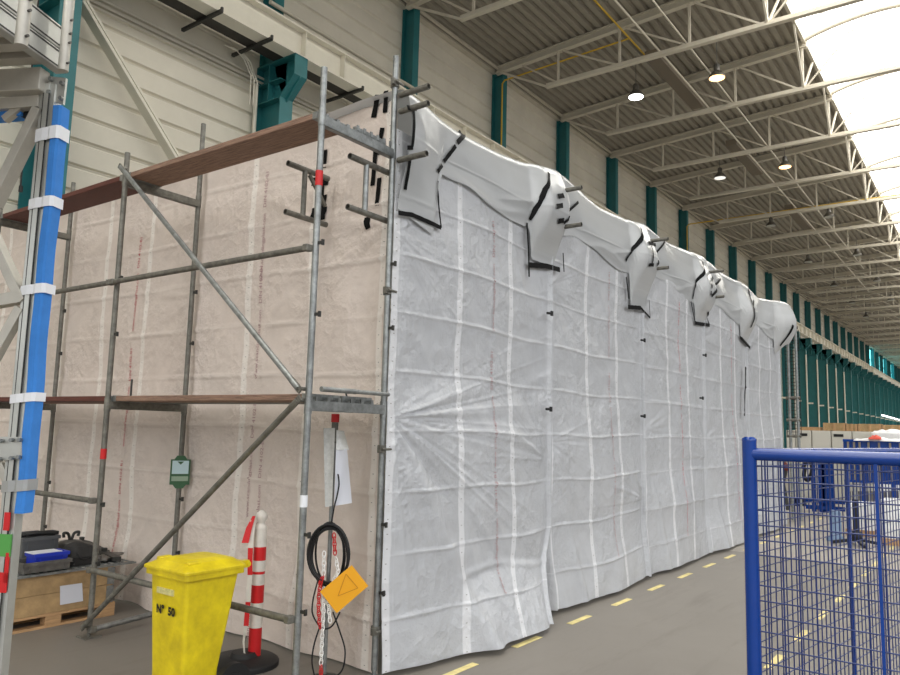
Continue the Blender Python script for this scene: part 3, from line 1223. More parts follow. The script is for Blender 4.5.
# left side sheet
def side_x(Y, Zz):
    Y = np.asarray(Y, float); Zz = np.asarray(Zz, float)
    x = np.full(Y.shape, 4.475)
    cr = crumple(Y, Zz, 501, 1.15)-.045
    x = x - cr
    sl = (Y-3.84)/2.57
    x += .035*np.sin(np.pi*(sl-np.floor(sl)))
    for yy in (BY, DY):
        x -= .012*np.exp(-((Y-yy)/.05)**2)
    # soft vertical drape near the corner and floor
    x -= .035*np.sin((Y-3.86)*9+Zz*.6)*np.exp(-(Y-3.86)/.6)*sst(3.6-Zz, 0, .6)
    x -= .10*sst(.9-Zz, 0, .9)*(.25+.75*vnoise(Y/.4, Zz*0, 15))
    x -= radial(Y, Zz, 3.95, 3.5, 14, .05, .7, 521, -1.9, .4)
    x -= radial(Y, Zz, BY, 3.1, 14, .03, .6, 531, -1.9, 1.9)
    x -= radial(Y, Zz, 4.6, 3.55, 14, .03, .5, 541, -2.6, 2.4)
    return np.minimum(x, 4.53)


Y0, Y1 = 3.845, 11.4
nu = int((Y1-Y0)/.022)
S, T = np.meshgrid(np.linspace(0, 1, nu), np.linspace(0, 1, 210), indexing='ij')
Y = Y0+(Y1-Y0)*S
Zz = .02+(4.60-.02)*T
X = side_x(Y, Zz)
r = np.clip((Zz-4.53)/.07, 0, 1)
X = X+.08*(1-np.sqrt(1-np.minimum(r, .999)**2))
ed = 1-sst(Y, Y0, Y0+.05)
X = X*(1-ed)+4.43*ed
b = MB().grid(np.stack([X, Y, Zz], -1)[::-1], True, np.stack([Y-3.98, Zz], -1)[::-1])
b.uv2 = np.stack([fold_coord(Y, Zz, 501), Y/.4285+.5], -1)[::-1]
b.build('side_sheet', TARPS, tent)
# hidden far end sheet
b = MB()
g = np.linspace(0, 1, 14)
S, T = np.meshgrid(g, g, indexing='ij')
b.grid(np.stack([17.30+.08*vnoise(S*6, T*4, 3), 3.83+7.5*S, .03+4.6*T], -1), True, np.stack([S*7, T*4.6], -1))
b.build('end_sheet', TARPF, tent)

# black tape strips following the sheeting
def strip(pts, w, fn, axis, off=.013, name='black_tape', M=None):
    """pts: (a,z) polyline on a sheet; fn gives the surface offset"""
    P = []
    for (a0, z0), (a1, z1) in zip(pts[:-1], pts[1:]):
        n = max(2, int(math.hypot(a1-a0, z1-z0)/.03))
        for i in range(n):
            P.append((a0+(a1-a0)*i/n, z0+(z1-z0)*i/n))
    P.append(pts[-1])
    P = np.array(P)
    T_ = np.gradient(P, axis=0)
    T_ /= np.linalg.norm(T_, axis=1, keepdims=True)+1e-9
    Nn = np.stack([-T_[:, 1], T_[:, 0]], -1)
    ww = w/2*(1+.05*np.sin(np.arange(len(P))*1.7))[:, None]
    rows = []
    for q in (-1, -.33, .33, 1):
        Q = P+Nn*ww*q
        d = fn(Q[:, 0], Q[:, 1])-off
        if axis == 'y':
            rows.append(np.stack([Q[:, 0], d, Q[:, 1]], -1))
        else:
            rows.append(np.stack([d, Q[:, 0], Q[:, 1]], -1))
    b = MB().grid(np.stack(rows, 1), True)
    return b.build(name, M or BLACKT, tent)


def front_tape(pxs, yp, w=.045, fn=None):
    pts = []
    for px, py in pxs:
        yy = yp
        for _ in range(6):
            p = ony(px, py, yy)
            yy = float((fn or cover_y)(np.array([p.x]), np.array([p.z]))[0])
        pts.append((p.x, p.z))
    strip(pts, w*.68, fn or cover_y, 'y')


def blob(px, py, yp, w=.05):
    front_tape([(px-3, py+.5), (px+3, py-.5)], yp, w)


for pl, w in (([(412, 109), (411, 147)], .05), ([(409, 158), (404, 190)], .055), ([(460.5, 132), (456, 143)], .07),
              ([(454.7, 146), (442.7, 162)], .06), ([(441, 165), (436.5, 172)], .06), ([(437, 181), (437.5, 205), (440, 228)], .03),
              ([(397, 213), (411, 215), (440, 228)], .055), ([(406, 108), (415, 109)], .06), ([(406, 148), (412, 148)], .05)):
    front_tape(pl, 3.65, w)
for pl, w in (([(547.8, 172.5), (535.6, 191), (528.5, 220)], .055), ([(526, 223), (527.5, 250), (528, 277)], .045),
              ([(527.8, 265), (545, 266), (559, 270)], .08), ([(562, 253), (563, 272)], .035), ([(563, 223), (577.5, 202)], .05)):
    front_tape(pl, 3.6, w)
for px, py in ((560, 196), (559, 206), (560, 221)):
    blob(px, py, 3.55, .075)
for pl, w in (([(639.8, 227.5), (632, 246), (624.9, 261)], .06), ([(625.3, 277), (628, 299)], .055), ([(627, 307), (640, 308)], .08),
              ([(640, 308), (649.3, 318)], .05), ([(649.3, 318), (648.3, 300)], .03), ([(650.8, 246), (651.2, 264)], .05),
              ([(664, 241), (656.4, 265)], .05), ([(648, 243), (655, 245)], .07), ([(648, 265), (653, 265)], .06)):
    front_tape(pl, 3.6, w)
for pl, w in (([(702, 262), (695, 285), (692, 299)], .06), ([(690, 301.5), (694.3, 322)], .06), ([(694.3, 323), (708.8, 325.4)], .08),
              ([(707.5, 312), (709, 325)], .05), ([(712, 277), (711.6, 281)], .06), ([(711.4, 284), (711, 288)], .06),
              ([(710.6, 291), (710.3, 295)], .06), ([(720, 279), (716, 291), (711, 296)], .07)):
    front_tape(pl, 3.6, w)
for pl, w in (([(748, 289.5), (751, 302), (743.7, 328)], .09), ([(739, 337), (749.6, 348)], .09), ([(777, 326), (775.4, 346)], .09),
              ([(753, 300), (752.5, 306)], .06)):
    front_tape(pl, 3.6, w)
front_tape([(745, 367), (744.4, 390), (743.7, 416)], 3.78, .11, lambda a, z: sheet_y(3, a, z)-.05)


def side_tape(pxs, w=.05):
    pts = []
    for px, py in pxs:
        xx = 4.45
        for _ in range(5):
            p = onx(px, py, xx)
            xx = float(side_x(np.array([p.y]), np.array([p.z]))[0])
        pts.append((p.y, p.z))
    strip(pts, w, side_x, 'x', .008)


for pl, w in (([(378.3, 95), (374, 118)], .06), ([(387, 91), (385.5, 113)], .05), ([(383, 128), (378, 155)], .05),
              ([(376, 140), (373, 186)], .05), ([(380, 178), (377.5, 206)], .05), ([(368, 217), (369, 229)], .06),
              ([(326, 150), (324.5, 168)], .05), ([(313, 182), (329, 181)], .08), ([(316, 200), (327, 199)], .08),
              ([(312, 215), (327, 213)], .12), ([(322, 185), (321, 218)], .06)):
    side_tape(pl, w)

# eyelet edge band at the seam beside the corner pole and small tie toggles
for k, px, py in ((0, 547, 313), (0, 546, 409), (1, 641, 340), (1, 641, 416), (2, 703, 355), (2, 700, 398)):
    p = ony(px, py, 3.74)
    b = MB().tube(p, p+V((.05, -.03, .0)), .014, 8)
    b.box(p+V((.05, -.03, 0)), (.03, .02, .05))
    b.build('tie_toggle', BLACKR, tent)

# printing on the sheets
def text_pts(s, size, bold=0.):
    cu = bpy.data.curves.new('text', 'FONT')
    cu.body = s
    cu.size = size
    cu.align_x = 'CENTER'
    cu.align_y = 'CENTER'
    cu.resolution_u = 2
    cu.offset = bold
    o = bpy.data.objects.new('text', cu)
    COL.objects.link(o)
    dg = bpy.context.evaluated_depsgraph_get()
    dg.update()
    me = bpy.data.meshes.new_from_object(o.evaluated_get(dg))
    v = [tuple(q.co) for q in me.vertices]
    f = [tuple(p.vertices) for p in me.polygons]
    bpy.data.objects.remove(o)
    bpy.data.curves.remove(cu)
    bpy.data.meshes.remove(me)
    return v, f


PRINT = 'www.scandingplast.com   DIN 4102-B1'
tv, tf = text_pts(PRINT, .075)
tl = max(v[0] for v in tv)-min(v[0] for v in tv)
tarr = np.array(tv)
SCX = 1.06/tl


def print_side(y0, zc, M, tilt=0.):
    # the line reads from bottom to top; letters' tops point to the left
    t, h = tarr[:, 0]*SCX, tarr[:, 1]*.8
    Yv = y0+h+tilt*t
    Zv = zc+t
    Xv = side_x(Yv, Zv)-.006
    b = MB().add(list(zip(Xv.tolist(), Yv.tolist(), Zv.tolist())), tf)
    b.build('printed_lettering', M, tent)


def print_front(k, x0, zc, M):
    t, h = tarr[:, 0]*SCX, tarr[:, 1]*.7
    Xv = x0-h
    Zv = zc+t
    Yv = sheet_y(k, Xv, Zv)+.012*(k % 2)-.006
    MB().add(list(zip(Xv.tolist(), Yv.tolist(), Zv.tolist())), tf).build('printed_lettering', M, tent)


for zc in (3.36, 2.11, .90):
    print_side(7.62, zc, TXTRED)
for zc in (3.72, 2.80, 1.55):
    print_side(5.52, zc, TXTPALE)
for zc in (1.3, .45):
    print_side(4.95+.42, zc-.1, TXTPALE)
for k in range(4):
    for zc in (3.3, 2.05, .95):
        print_front(k, XB_[k]+1.40+.12*(k % 2), zc, TXTPALE if k < 2 else TXTRED)

# brackets whose tube ends poke out through the sheeting
def console_front(x, zs, ye, label, group=None):
    e = empty('scaffold_console', (x, ye, zs[-1]), label, 'scaffold console', group)
    for z in zs:
        MB().pipe((x, 3.79, z), (x, ye, z), PR).build('tube', GALV2, e)
    return e


console_front(4.40, (4.53, 4.39, 3.98), 3.50, 'three stub tubes poking right through the tent corner')
console_front(6.97, (4.42, 4.02), 3.44, 'pair of stub tubes in the first taped cape right of the corner')
console_front(9.54, (4.44, 4.05), 3.44, 'pair of stub tubes in the second taped cape')
console_front(12.11, (4.49, 4.07), 3.46, 'pair of stub tubes in the third taped cape')
for yy, z0, z1, xo, lab in ((3.90, 3.90, 3.50, 3.96, 'tube bracket poking left just beside the corner pole'),
                            (4.60, 3.98, 3.57, 3.96, 'tube bracket poking left between the planks and guard rail')):
    e = empty('scaffold_console', (xo, yy, z1), lab, 'scaffold console')
    for z in (z0, z1):
        MB().pipe((4.42, yy, z), (xo, yy, z), PR).build('tube', GALV2, e)
    MB().tube((4.15, yy, z1), (4.15, yy, z0), .022, 12).build('upright', GALV if yy < 4 else GALV2, e)
    if yy > 4:
        MB().bar((4.2, yy, z0-.03), (4.4, yy, z0-.25), .02, .03).build('strut', GALV2, e)

# scaffold seen past the far end of the tent
e = empty('scaffold_ladder', (18.2, 4.2, 0), 'slim scaffold ladder frame standing past the far tent end', 'scaffold frame')
for px in (789.5, 797.5):
    p = onx(px, 400, 18.3)
    MB().tube((18.3, p.y, .02), (18.3, p.y, 4.9 if px < 790 else 4.55), .033, 10).build('upright_pole', GALV, e)
q0, q1 = onx(786, 400, 18.3), onx(800, 400, 18.3)
for py in (328, 398, 420, 436):
    p = onx(790, py, 18.3)
    MB().tube((18.3, q0.y, p.z), (18.3, q1.y, p.z), .035, 8).build('cross_tube', GALV2, e)
b = MB()
for i in range(30):
    zz = 1.9+i*.08
    b.bar((18.34, q0.y, zz), (18.34, q1.y, zz), .012, .012)
for i in range(6):
    yy = q0.y+(q1.y-q0.y)*i/5
    b.bar((18.34, yy, 1.9), (18.34, yy, 4.3), .012, .012)
b.build('safety_net', BLACKR, e)

# ------------------------------------------------------------------ yellow bin
BX, BYc = 2.96, 4.44
e = empty('wheelie_bin', (BX+.25, BYc, 0), 'yellow two wheeled refuse bin with closed lid', 'bin')
def ringpts(x0, x1, y0, y1, z, r=.03, n=4):
    out = []
    for cx, cy, a0 in ((x1-r, y1-r, 0), (x0+r, y1-r, 90), (x0+r, y0+r, 180), (x1-r, y0+r, 270)):
        for i in range(n+1):
            a = math.radians(a0+90*i/n)
            out.append((cx+r*math.cos(a), cy+r*math.sin(a), z))
    return out
def loft(rings, capb=True, capt=True):
    b = MB()
    n = len(rings[0])
    vs = [v for r in rings for v in r]
    fs = []
    for k in range(len(rings)-1):
        fs += [(k*n+i, k*n+(i+1) % n, (k+1)*n+(i+1) % n, (k+1)*n+i) for i in range(n)]
    b.add(vs, fs, False)
    if capb:
        b.add(rings[0], [tuple(range(n))[::-1]])
    if capt:
        b.add(rings[-1], [tuple(range(n))])
    return b
w = .215
rings = [ringpts(BX+.05, BX+.36, BYc-w+.045, BYc+w-.045, .03), ringpts(BX+.045, BX+.37, BYc-w+.04, BYc+w-.04, .25),
         ringpts(BX+.012, BX+.48, BYc-w+.012, BYc+w-.012, .84), ringpts(BX+.008, BX+.49, BYc-w+.008, BYc+w-.008, .90)]
bo = loft(rings)
bo.build('body', YEL, e, bevel=.004)
b = loft([ringpts(BX-.02, BX+.52, BYc-w-.02, BYc+w+.02, .885), ringpts(BX-.02, BX+.52, BYc-w-.02, BYc+w+.02, .925)])
b.build('rim', YEL, e, bevel=.006)
b = loft([ringpts(BX-.035, BX+.52, BYc-w-.03, BYc+w+.03, .925), ringpts(BX-.035, BX+.52, BYc-w-.03, BYc+w+.03, .945),
          ringpts(BX-.0, BX+.50, BYc-w+.005, BYc+w-.005, .965, .05), ringpts(BX+.03, BX+.48, BYc-w+.04, BYc+w-.04, .985, .06),
          ringpts(BX+.10, BX+.42, BYc-w+.10, BYc+w-.10, 1.0, .06)])
lid = b.build('lid', YEL, e, bevel=.005)
for sy in (-1, 1):
    b = MB().box((BX+.09, BYc+sy*(w-.055), .985), (.11, .05, .028))
    b.build('lid_grip', YEL, lid, bevel=.01)
b = MB()
for sy in (-1, 1):
    b.box((BX+.54, BYc+sy*(w-.05), .93), (.12, .04, .05))
b.tube((BX+.59, BYc-w+.02, .93), (BX+.59, BYc+w-.02, .93), .017, 10)
b.build('handle', YEL, e)
for sy in (-1, 1):
    b = MB().tube((BX+.44, BYc+sy*.185, .13), (BX+.44, BYc+sy*.235, .13), .13, 32)
    b.tube((BX+.44, BYc+sy*.23, .13), (BX+.44, BYc+sy*.243, .13), .075, 24)
    b.build('wheel', BLACKR, e)
b = MB().tube((BX+.44, BYc-.19, .13), (BX+.44, BYc+.19, .13), .013, 10)
b.build('axle', STEELD, e)
b = MB().b2((BX+.006, BYc-.07, .765), (BX+.022, BYc+.115, .805))
tag(b.build('worn_label', mat('worn_label_paper', (214, 206, 140), .6, 0, .3, 40), e), 'worn pale label', None)
tv2, tf2 = text_pts('N\u00b0  50', .075, .004)
a = np.array(tv2)
b = MB().add([(BX+.0135+.0065+(.66-.66-v[1])*.056-.012, BYc+.005-v[0], .66+v[1]) for v in tv2], tf2)
o = b.build('stencilled_number', TXTBLK, e)
for yy in (-.18, -.05, .1):
    pass

for ch in e.children:
    if not ch.name.startswith(('wheel', 'axle')):
        ch.scale = (.86, 1, .955)
# ------------------------------------------------------------------ delineator post
DX, DYc = 4.04, 4.78
e = empty('delineator_post', (DX, DYc, 0), 'red and white banded plastic delineator post behind the bin', 'post')
MB().lathe((DX-.07, DYc+.04, 0), [(.27, 0), (.27, .035), (.24, .055), (.11, .065), (.09, .10)], 28).build('base', BLACKR, e, bevel=.005)
bands = [(.06, .265, REDP), (.265, .445, WHITEPL), (.445, .575, REDP), (.575, .655, WHITEPL), (.655, .675, REDP), (.675, .755, WHITEPL), (.755, .855, REDP), (.855, .985, WHITEPL)]
for z0, z1, M in bands:
    b = MB().lathe((DX, DYc, 0), [(.049, z0*1.04), (.049, z1*1.04)], 24)
    tag(b.build('band', M, e), 'red band' if M is REDP else 'white band', None)
b = MB().lathe((DX, DYc, 0), [(q_, z_*1.04) for q_, z_ in ((.049, .985), (.049, 1.0), (.036, 1.015), (.028, 1.035), (.044, 1.06), (.046, 1.085), (.036, 1.11), (.012, 1.125))], 24)
b.build('cap', WHITEPL, e)
e2 = empty('barrier_tape', (DX-.03, DYc+.05, .1), 'red and white barrier tape tied to the delineator post', 'barrier tape')
nrm = (math.cos(math.radians(45)), math.sin(math.radians(45)), 0)
dd = nrm[0]*(DX-.06)+nrm[1]*(DYc-.03)
def ribbon(pts, wpx, M, name='tape_strip'):
    L_, R_ = [], []
    for px, py, ww in pts:
        L_.append(on(px-ww/2, py, nrm, dd+.004*math.sin(py*.3)))
        R_.append(on(px+ww/2, py, nrm, dd-.012+.006*math.sin(py*.4)))
    P = np.array([[tuple(a), tuple(b)] for a, b in zip(L_, R_)])
    tag(MB().grid(P, True).build(name, M, e2), 'red stretch' if M is REDP else 'white stretch', None)
ribbon([(254, 516, 3), (249, 528, 6), (245, 543, 7)], 6, REDP)
ribbon([(253, 520, 5), (251.5, 535, 5), (250.5, 548, 5)], 5, WHITEPL)
ribbon([(250.5, 548, 5), (250, 562, 5), (250, 575, 5)], 5, REDP)
ribbon([(250, 575, 5), (248.5, 590, 5), (248, 602, 5)], 5, WHITEPL)
ribbon([(248, 602, 5), (247, 615, 5), (246, 626, 5)], 5, REDP)
ribbon([(245.5, 626, 3), (243.5, 642, 2), (245, 660, 1.5)], 3, WHITEPL)

# ------------------------------------------------------------------ pole with cables, chains and signs
az = math.radians(44)
nrm2 = (math.cos(az), math.sin(az), 0)
PXc, PYc = 4.12, 4.13
d0 = nrm2[0]*PXc+nrm2[1]*PYc
def PP(px, py, off=0.): return on(px, py, nrm2, d0+off)
top = PP(335.5, 414)
PXc, PYc = top.x, top.y
e = empty('marker_pole', (PXc, PYc, 0), 'slim grey pole with a red cap under the deck end', 'pole')
MB().tube((PXc, PYc, .0), (PXc, PYc, 1.87), .016, 12).build('shaft', GALV, e)
MB().tube((PXc, PYc, 1.72), (PXc, PYc, 1.88), .026, 12).build('head_sleeve', GALV2, e)
b = MB().tube((PXc, PYc, 1.88), (PXc, PYc, top.z), .032, 14)
b.build('red_cap', REDP, e)
MB().lathe((PXc, PYc, 0), [(.10, 0), (.10, .02), (.03, .04)], 20).build('foot', STEELD, e)
def sheet_px(name, quad, M, off, label, cat, th=.003, bend=.02):
    c = [PP(x, y, off) for x, y in quad]
    n = 8
    P = np.zeros((n, n, 3))
    for i in range(n):
        for j in range(n):
            s, t = i/(n-1), j/(n-1)
            p = (c[0]*(1-s)+c[1]*s)*(1-t)+(c[3]*(1-s)+c[2]*s)*t
            p = p + V(nrm2)*(bend*math.sin(s*3.1+.4)*math.sin(t*2.6+.6))
            P[i, j] = p
    Q = P+np.array(nrm2)*th
    b = MB().grid(P, True)
    b.grid(Q[::-1], True)
    ring = [(i, 0) for i in range(n)]+[(n-1, j) for j in range(1, n)]+[(i, n-1) for i in range(n-2, -1, -1)]+[(0, j) for j in range(n-2, 0, -1)]
    vs = [tuple(P[a]) for a in ring]+[tuple(Q[a]) for a in ring]
    m = len(ring)
    b.add(vs, [(i, (i+1) % m, m+(i+1) % m, m+i) for i in range(m)])
    o = b.build(name, M)
    return tag(o, label, cat)
FILM = mat('clear_sleeve', (196, 196, 192), .12, 0, .15, 30, .5, 18)
sheet_px('plastic_sleeve', [(323.5, 428), (335, 428), (332, 506), (325, 507)], FILM, -.035, 'crumpled clear sleeve hanging on the left of the red capped pole', 'plastic sleeve')
sheet_px('paper_notice', [(336, 449), (347, 449), (352, 503), (334, 506)], PAPER, -.045, 'white paper notice in a sleeve right of the pole', 'notice')
sheet_px('plastic_sleeve', [(336.5, 430), (344, 431), (349, 450), (336, 450)], FILM, -.04, 'clear sleeve top above the white paper notice', 'plastic sleeve')
o = sheet_px('warning_board', [(351.7, 565), (368.3, 586), (336.7, 613.3), (320, 591.7)], ORANGE, -.16, 'tilted orange yellow board hanging from the chains', 'sign', .004, .0)
# faint triangle mark on the board
c0 = [PP(x, y, -.165) for x, y in ((346, 574), (358, 588), (338, 596))]
b = MB()
for i in range(3):
    b.bar(c0[i], c0[(i+1) % 3], .004, .002, nrm2)
b.build('triangle_mark', mat('faded_print', (196, 132, 20), .6), o)
o.children[0].matrix_parent_inverse = Matrix.Identity(4)

CABK = mat('black_cable', (22, 22, 24), .45)
e = empty('cable_coil', tuple(PP(331, 545, -.05)), 'coil of black cable hung on the pole above the orange board', 'cable')
rr = random.Random(3)
for i in range(7):
    cx, cy = 329+rr.uniform(-1.5, 2), 556+rr.uniform(-3, 3)
    rx, ry = 17+rr.uniform(-3, 4), 29+rr.uniform(-3, 3)
    pts = []
    for j in range(36):
        t = 2*math.pi*j/36
        xx = cx+rx*math.sin(t)
        yy = cy-ry*math.cos(t)
        pts.append(PP(xx, yy, -.05-.012*i+.01*math.sin(3*t)))
    MB().path(pts, .0075, 6, True).build('loop', CABK, e)
def catmull(ps, n=8):
    out = []
    ps = [V(p) for p in ps]
    ps = [ps[0]]+ps+[ps[-1]]
    for i in range(1, len(ps)-2):
        p0, p1, p2, p3 = ps[i-1:i+3]
        for j in range(n):
            t = j/n
            out.append(.5*((2*p1)+(p2-p0)*t+(2*p0-5*p1+4*p2-p3)*t*t+(3*p1-p0-3*p2+p3)*t**3))
    out.append(ps[-2])
    return out
for lp in ([(318, 580), (313, 600), (313, 615), (322, 628), (332, 626), (340, 612)], [(320, 626), (314, 645), (312, 662), (315, 678)],
           [(333, 612), (340, 632), (345, 650), (343, 668), (336, 677)], [(338, 474), (339, 484), (337, 496), (334, 508), (331, 526)]):
    MB().path(catmull([PP(x, y, -.06) for x, y in lp]), .0065, 6).build('hanging_end', CABK, e)
CHAINW = mat('white_chain_plastic', (246, 244, 240), .4)
# plastic chain
def chain(label, runs):
    e = empty('plastic_chain', tuple(PP(*runs[0][1][0], -.1)), label, 'chain')
    side = 0
    for M, pl in runs:
        pts = [PP(x, y, -.13) for x, y in pl]
        # resample
        L = sum((a-b).length for a, b in zip(pts[:-1], pts[1:]))
        n = max(1, int(round(L/.030)))
        tot, seg = 0, []
        for i in range(n):
            t = (i+.5)/n*L
            acc = 0
            for a, b in zip(pts[:-1], pts[1:]):
                l = (b-a).length
                if acc+l >= t:
                    seg.append((a+(b-a)*((t-acc)/l), (b-a).normalized()))
                    break
                acc += l
        for P, d in seg:
            side ^= 1
            nn = V(nrm2)
            q = d.cross(nn).normalized()
            q = (q+nn*(.35 if side else -1.2)).normalized()
            pp = []
            for j in range(12):
                t = 2*math.pi*j/12
                pp.append(P+d*(.0235*math.cos(t))+q*(.0125*math.sin(t)))
            MB().path(pp, .0042, 5, True).build('link', M, e)
chain('white and red plastic chain hanging straight down the pole', [(CHAINW, [(324, 552), (323.5, 575)]), (REDP, [(323, 577), (320, 584)]), (CHAINW, [(324, 588), (323.5, 612), (322, 640), (321, 664)]), (REDP, [(321, 666), (321, 678)])])
chain('red plastic chain looped left of the orange board', [(REDP, [(322, 578), (319, 592), (318.5, 610), (320, 628)])])
chain('red and white chain running behind the orange board', [(REDP, [(334, 534), (335, 554)]), (CHAINW, [(336, 558), (338, 572), (331, 586), (328, 600), (330, 622)])])

# ------------------------------------------------------------------ pallet box and its load
PX0, PX1, PY0, PY1 = 3.02, 4.10, 6.95, 7.74
e = empty('wooden_pallet', (PX0, PY0, 0), 'low wooden pallet under the collar box', 'pallet')
for y in (PY0, PY0+.31, PY1-.1):
    MB().b2((PX0, y, 0), (PX1+.04, y+.1, .02)).build('runner', WOODL, e, bevel=.002)
for x in (PX0, (PX0+PX1)/2-.07, PX1-.10):
    for y in (PY0, PY0+.31, PY1-.1):
        MB().b2((x, y, .02), (x+.14, y+.1, .10)).build('block', WOODL, e, bevel=.003)
for i in range(6):
    y = PY0+i*.135
    MB().b2((PX0, y, .10), (PX1+.04, y+.115, .125)).build('deck_board', WOODL, e, bevel=.002)
for i, (z0, z1) in enumerate(((.127, .295), (.298, .465))):
    e = empty('pallet_collar', (PX0, PY0, z0), ['lower wooden collar board ring on the pallet', 'upper wooden collar board ring on the pallet'][i], 'pallet collar')
    MB().b2((PX0, PY0, z0), (PX1, PY0+.02, z1)).build('long_board', WOODC, e, bevel=.002)
    MB().b2((PX0, PY1-.02, z0), (PX1, PY1, z1)).build('long_board', WOODC, e, bevel=.002)
    MB().b2((PX0, PY0+.02, z0), (PX0+.02, PY1-.02, z1)).build('short_board', WOODC, e, bevel=.002)
    MB().b2((PX1-.02, PY0+.02, z0), (PX1, PY1-.02, z1)).build('short_board', WOODC, e, bevel=.002)
    for xx in (PX0+.14, PX1-.02):
        MB().b2((xx-.04, PY0-.006, z0), (xx+.03, PY0, z1-.01)).build('hinge', GALV, e)
    MB().b2((PX1, PY0-.005, z0), (PX1+.006, PY0+.07, z1-.01)).build('hinge', GALV, e)
p = ony(73, 593, PY0-.004)
b = MB()
c = [ony(x, y, PY0-.008) for x, y in ((60, 586), (82, 583), (83, 601), (60, 605))]
b.prism(c, (0, -.002, 0))
tag(b.build('paper_sheet', PAPER), 'blank white sheet stuck on the pallet box front', 'paper')
# perforated steel grating on top
zg = .47
e = empty('steel_grating', (PX0, PY0, zg), 'steel lattice grating lying on top of the pallet box', 'grating')
b = MB()
gx0, gx1, gy0, gy1 = PX0+.05, PX1+.18, PY0-.03, PY1
for i in range(int((gx1-gx0)/.07)+1):
    x = gx0+i*.07
    b.bar((x, gy0, zg+.015), (min(gx1, x+.10), gy1, zg+.015), .016, .008)
for j in range(int((gy1-gy0)/.10)+1):
    y = gy0+j*.10
    b.b2((gx0, y-.011, zg+.012), (gx1, y+.011, zg+.019))
b.build('lattice', GALV, e)['kind'] = 'stuff'
MB().b2((gx0-.02, gy0-.02, zg-.0), (gx1+.02, gy0, zg+.012)).build('edge_strip', GALV, e)
MB().b2((gx0-.02, gy1, zg), (gx1+.02, gy1+.02, zg+.03)).build('edge_strip', GALV, e)
zl = zg+.02
b = MB().b2((PX0+.06, PY0+.0, zg-.001), (PX1+.12, PY1-.02, zg+.008))
tag(b.build('foam_sheet', mat('packing_foam', (236, 234, 228), .7)), 'white packing sheet showing through the steel grating', 'sheet')
# grey crate
def crate(name, x0, x1, y0, y1, z0, z1, M, label, cat, th=.012):
    e = empty(name, ((x0+x1)/2, (y0+y1)/2, z0), label, cat)
    b = MB()
    b.b2((x0+.01, y0+.01, z0), (x1-.01, y1-.01, z0+.01))
    b.b2((x0, y0, z0), (x1, y0+th, z1)); b.b2((x0, y1-th, z0), (x1, y1, z1))
    b.b2((x0, y0+th, z0), (x0+th, y1-th, z1)); b.b2((x1-th, y0+th, z0), (x1, y1-th, z1))
    b.build('walls', M, e, bevel=.003)
    b = MB()
    for yy in (y0-.012, y1):
        b.b2((x0-.012, yy, z1-.03), (x1+.012, yy+.012, z1))
    for xx in (x0-.012, x1):
        b.b2((xx, y0, z1-.03), (xx+.012, y1, z1))
    for xx in (x0+.04, x1-.05):
        b.b2((xx, y0-.008, z0+.02), (xx+.012, y0, z1-.03))
    b.build('rim', M, e)
    return e
c0_, c1_ = ony(22, 555, PY0+.3), ony(57.5, 555, PY0+.3)
crate('plastic_crate', c0_.x, c1_.x, PY0+.3, PY1-.05, zl, zl+.27, GREYPL, 'dark grey plastic crate at the back of the pallet box', 'crate')
b = MB().path(catmull([(c0_.x+.02, PY0+.4, zl+.285), (c0_.x+.15, PY0+.35, zl+.30), (c1_.x-.03, PY0+.33, zl+.29)]), .02, 8)
b.box((c0_.x+.2, PY0+.42, zl+.285), (.3, .12, .03))
tag(b.build('folded_cloth', BLACKR), 'black bundle lying across the dark grey crate', 'bundle')
c0_, c1_ = ony(20, 565, PY0+.05), ony(66, 565, PY0+.05)
crate('steel_tray', c0_.x, c1_.x, PY0-.02, PY0+.26, zl+.01, zl+.10, DKMET, 'flat grey steel tray at the front of the pallet box', 'tray')
c0_, c1_ = ony(32, 556, PY0+.1), ony(64, 556, PY0+.1)
crate('blue_bin', c0_.x, c1_.x, PY0+.03, PY0+.2, zl+.06, zl+.16, BLUEBOX, 'small bright blue plastic tray in the grey steel tray', 'tray')
b = MB().box(((c0_.x+c1_.x)/2-.04, PY0+.11, zl+.165), (.26, .16, .006))
tag(b.build('paper_sheet', PAPER), 'white paper lying on the small blue tray', 'paper')
# tool bag
c0_, c1_ = ony(69, 555, PY0+.15), ony(93, 555, PY0+.15)
e = empty('tool_bag', ((c0_.x+c1_.x)/2, PY0+.2, zl), 'dark grey tool bag on the grating beside the blue tray', 'bag')
rg = [ringpts(c0_.x, c1_.x, PY0+.08, PY0+.33, zl, .05), ringpts(c0_.x-.02, c1_.x+.02, PY0+.06, PY0+.35, zl+.08, .06),
      ringpts(c0_.x+.01, c1_.x-.02, PY0+.1, PY0+.31, zl+.17, .06), ringpts(c0_.x+.07, c1_.x-.09, PY0+.15, PY0+.27, zl+.2, .04)]
loft(rg).build('body', mat('bag_fabric', (48, 47, 46), .85, 0, .3, 20), e)
xm = (c0_.x+c1_.x)/2
MB().path(catmull([(xm-.08, PY0+.08, zl+.12), (xm-.05, PY0+.05, zl+.07), (xm+.04, PY0+.05, zl+.07), (xm+.08, PY0+.08, zl+.12)]), .009, 6).build('strap', BLACKR, e)
# round metal pot with handles
p = ony(70, 548, PY0+.52)
e = empty('metal_pot', (p.x, p.y, zl), 'round grey metal pot behind the tool bag', 'pot')
MB().lathe((p.x, p.y, zl), [(.09, 0), (.11, .05), (.115, .15), (.10, .17), (.05, .18)], 20).build('body', DKMET, e)
for s in (-1, 1):
    MB().path(catmull([(p.x+s*.01, p.y, zl+.18), (p.x+s*.03, p.y, zl+.24), (p.x+s*.075, p.y, zl+.25), (p.x+s*.07, p.y, zl+.21)]), .014, 7).build('handle', STEELD, e)
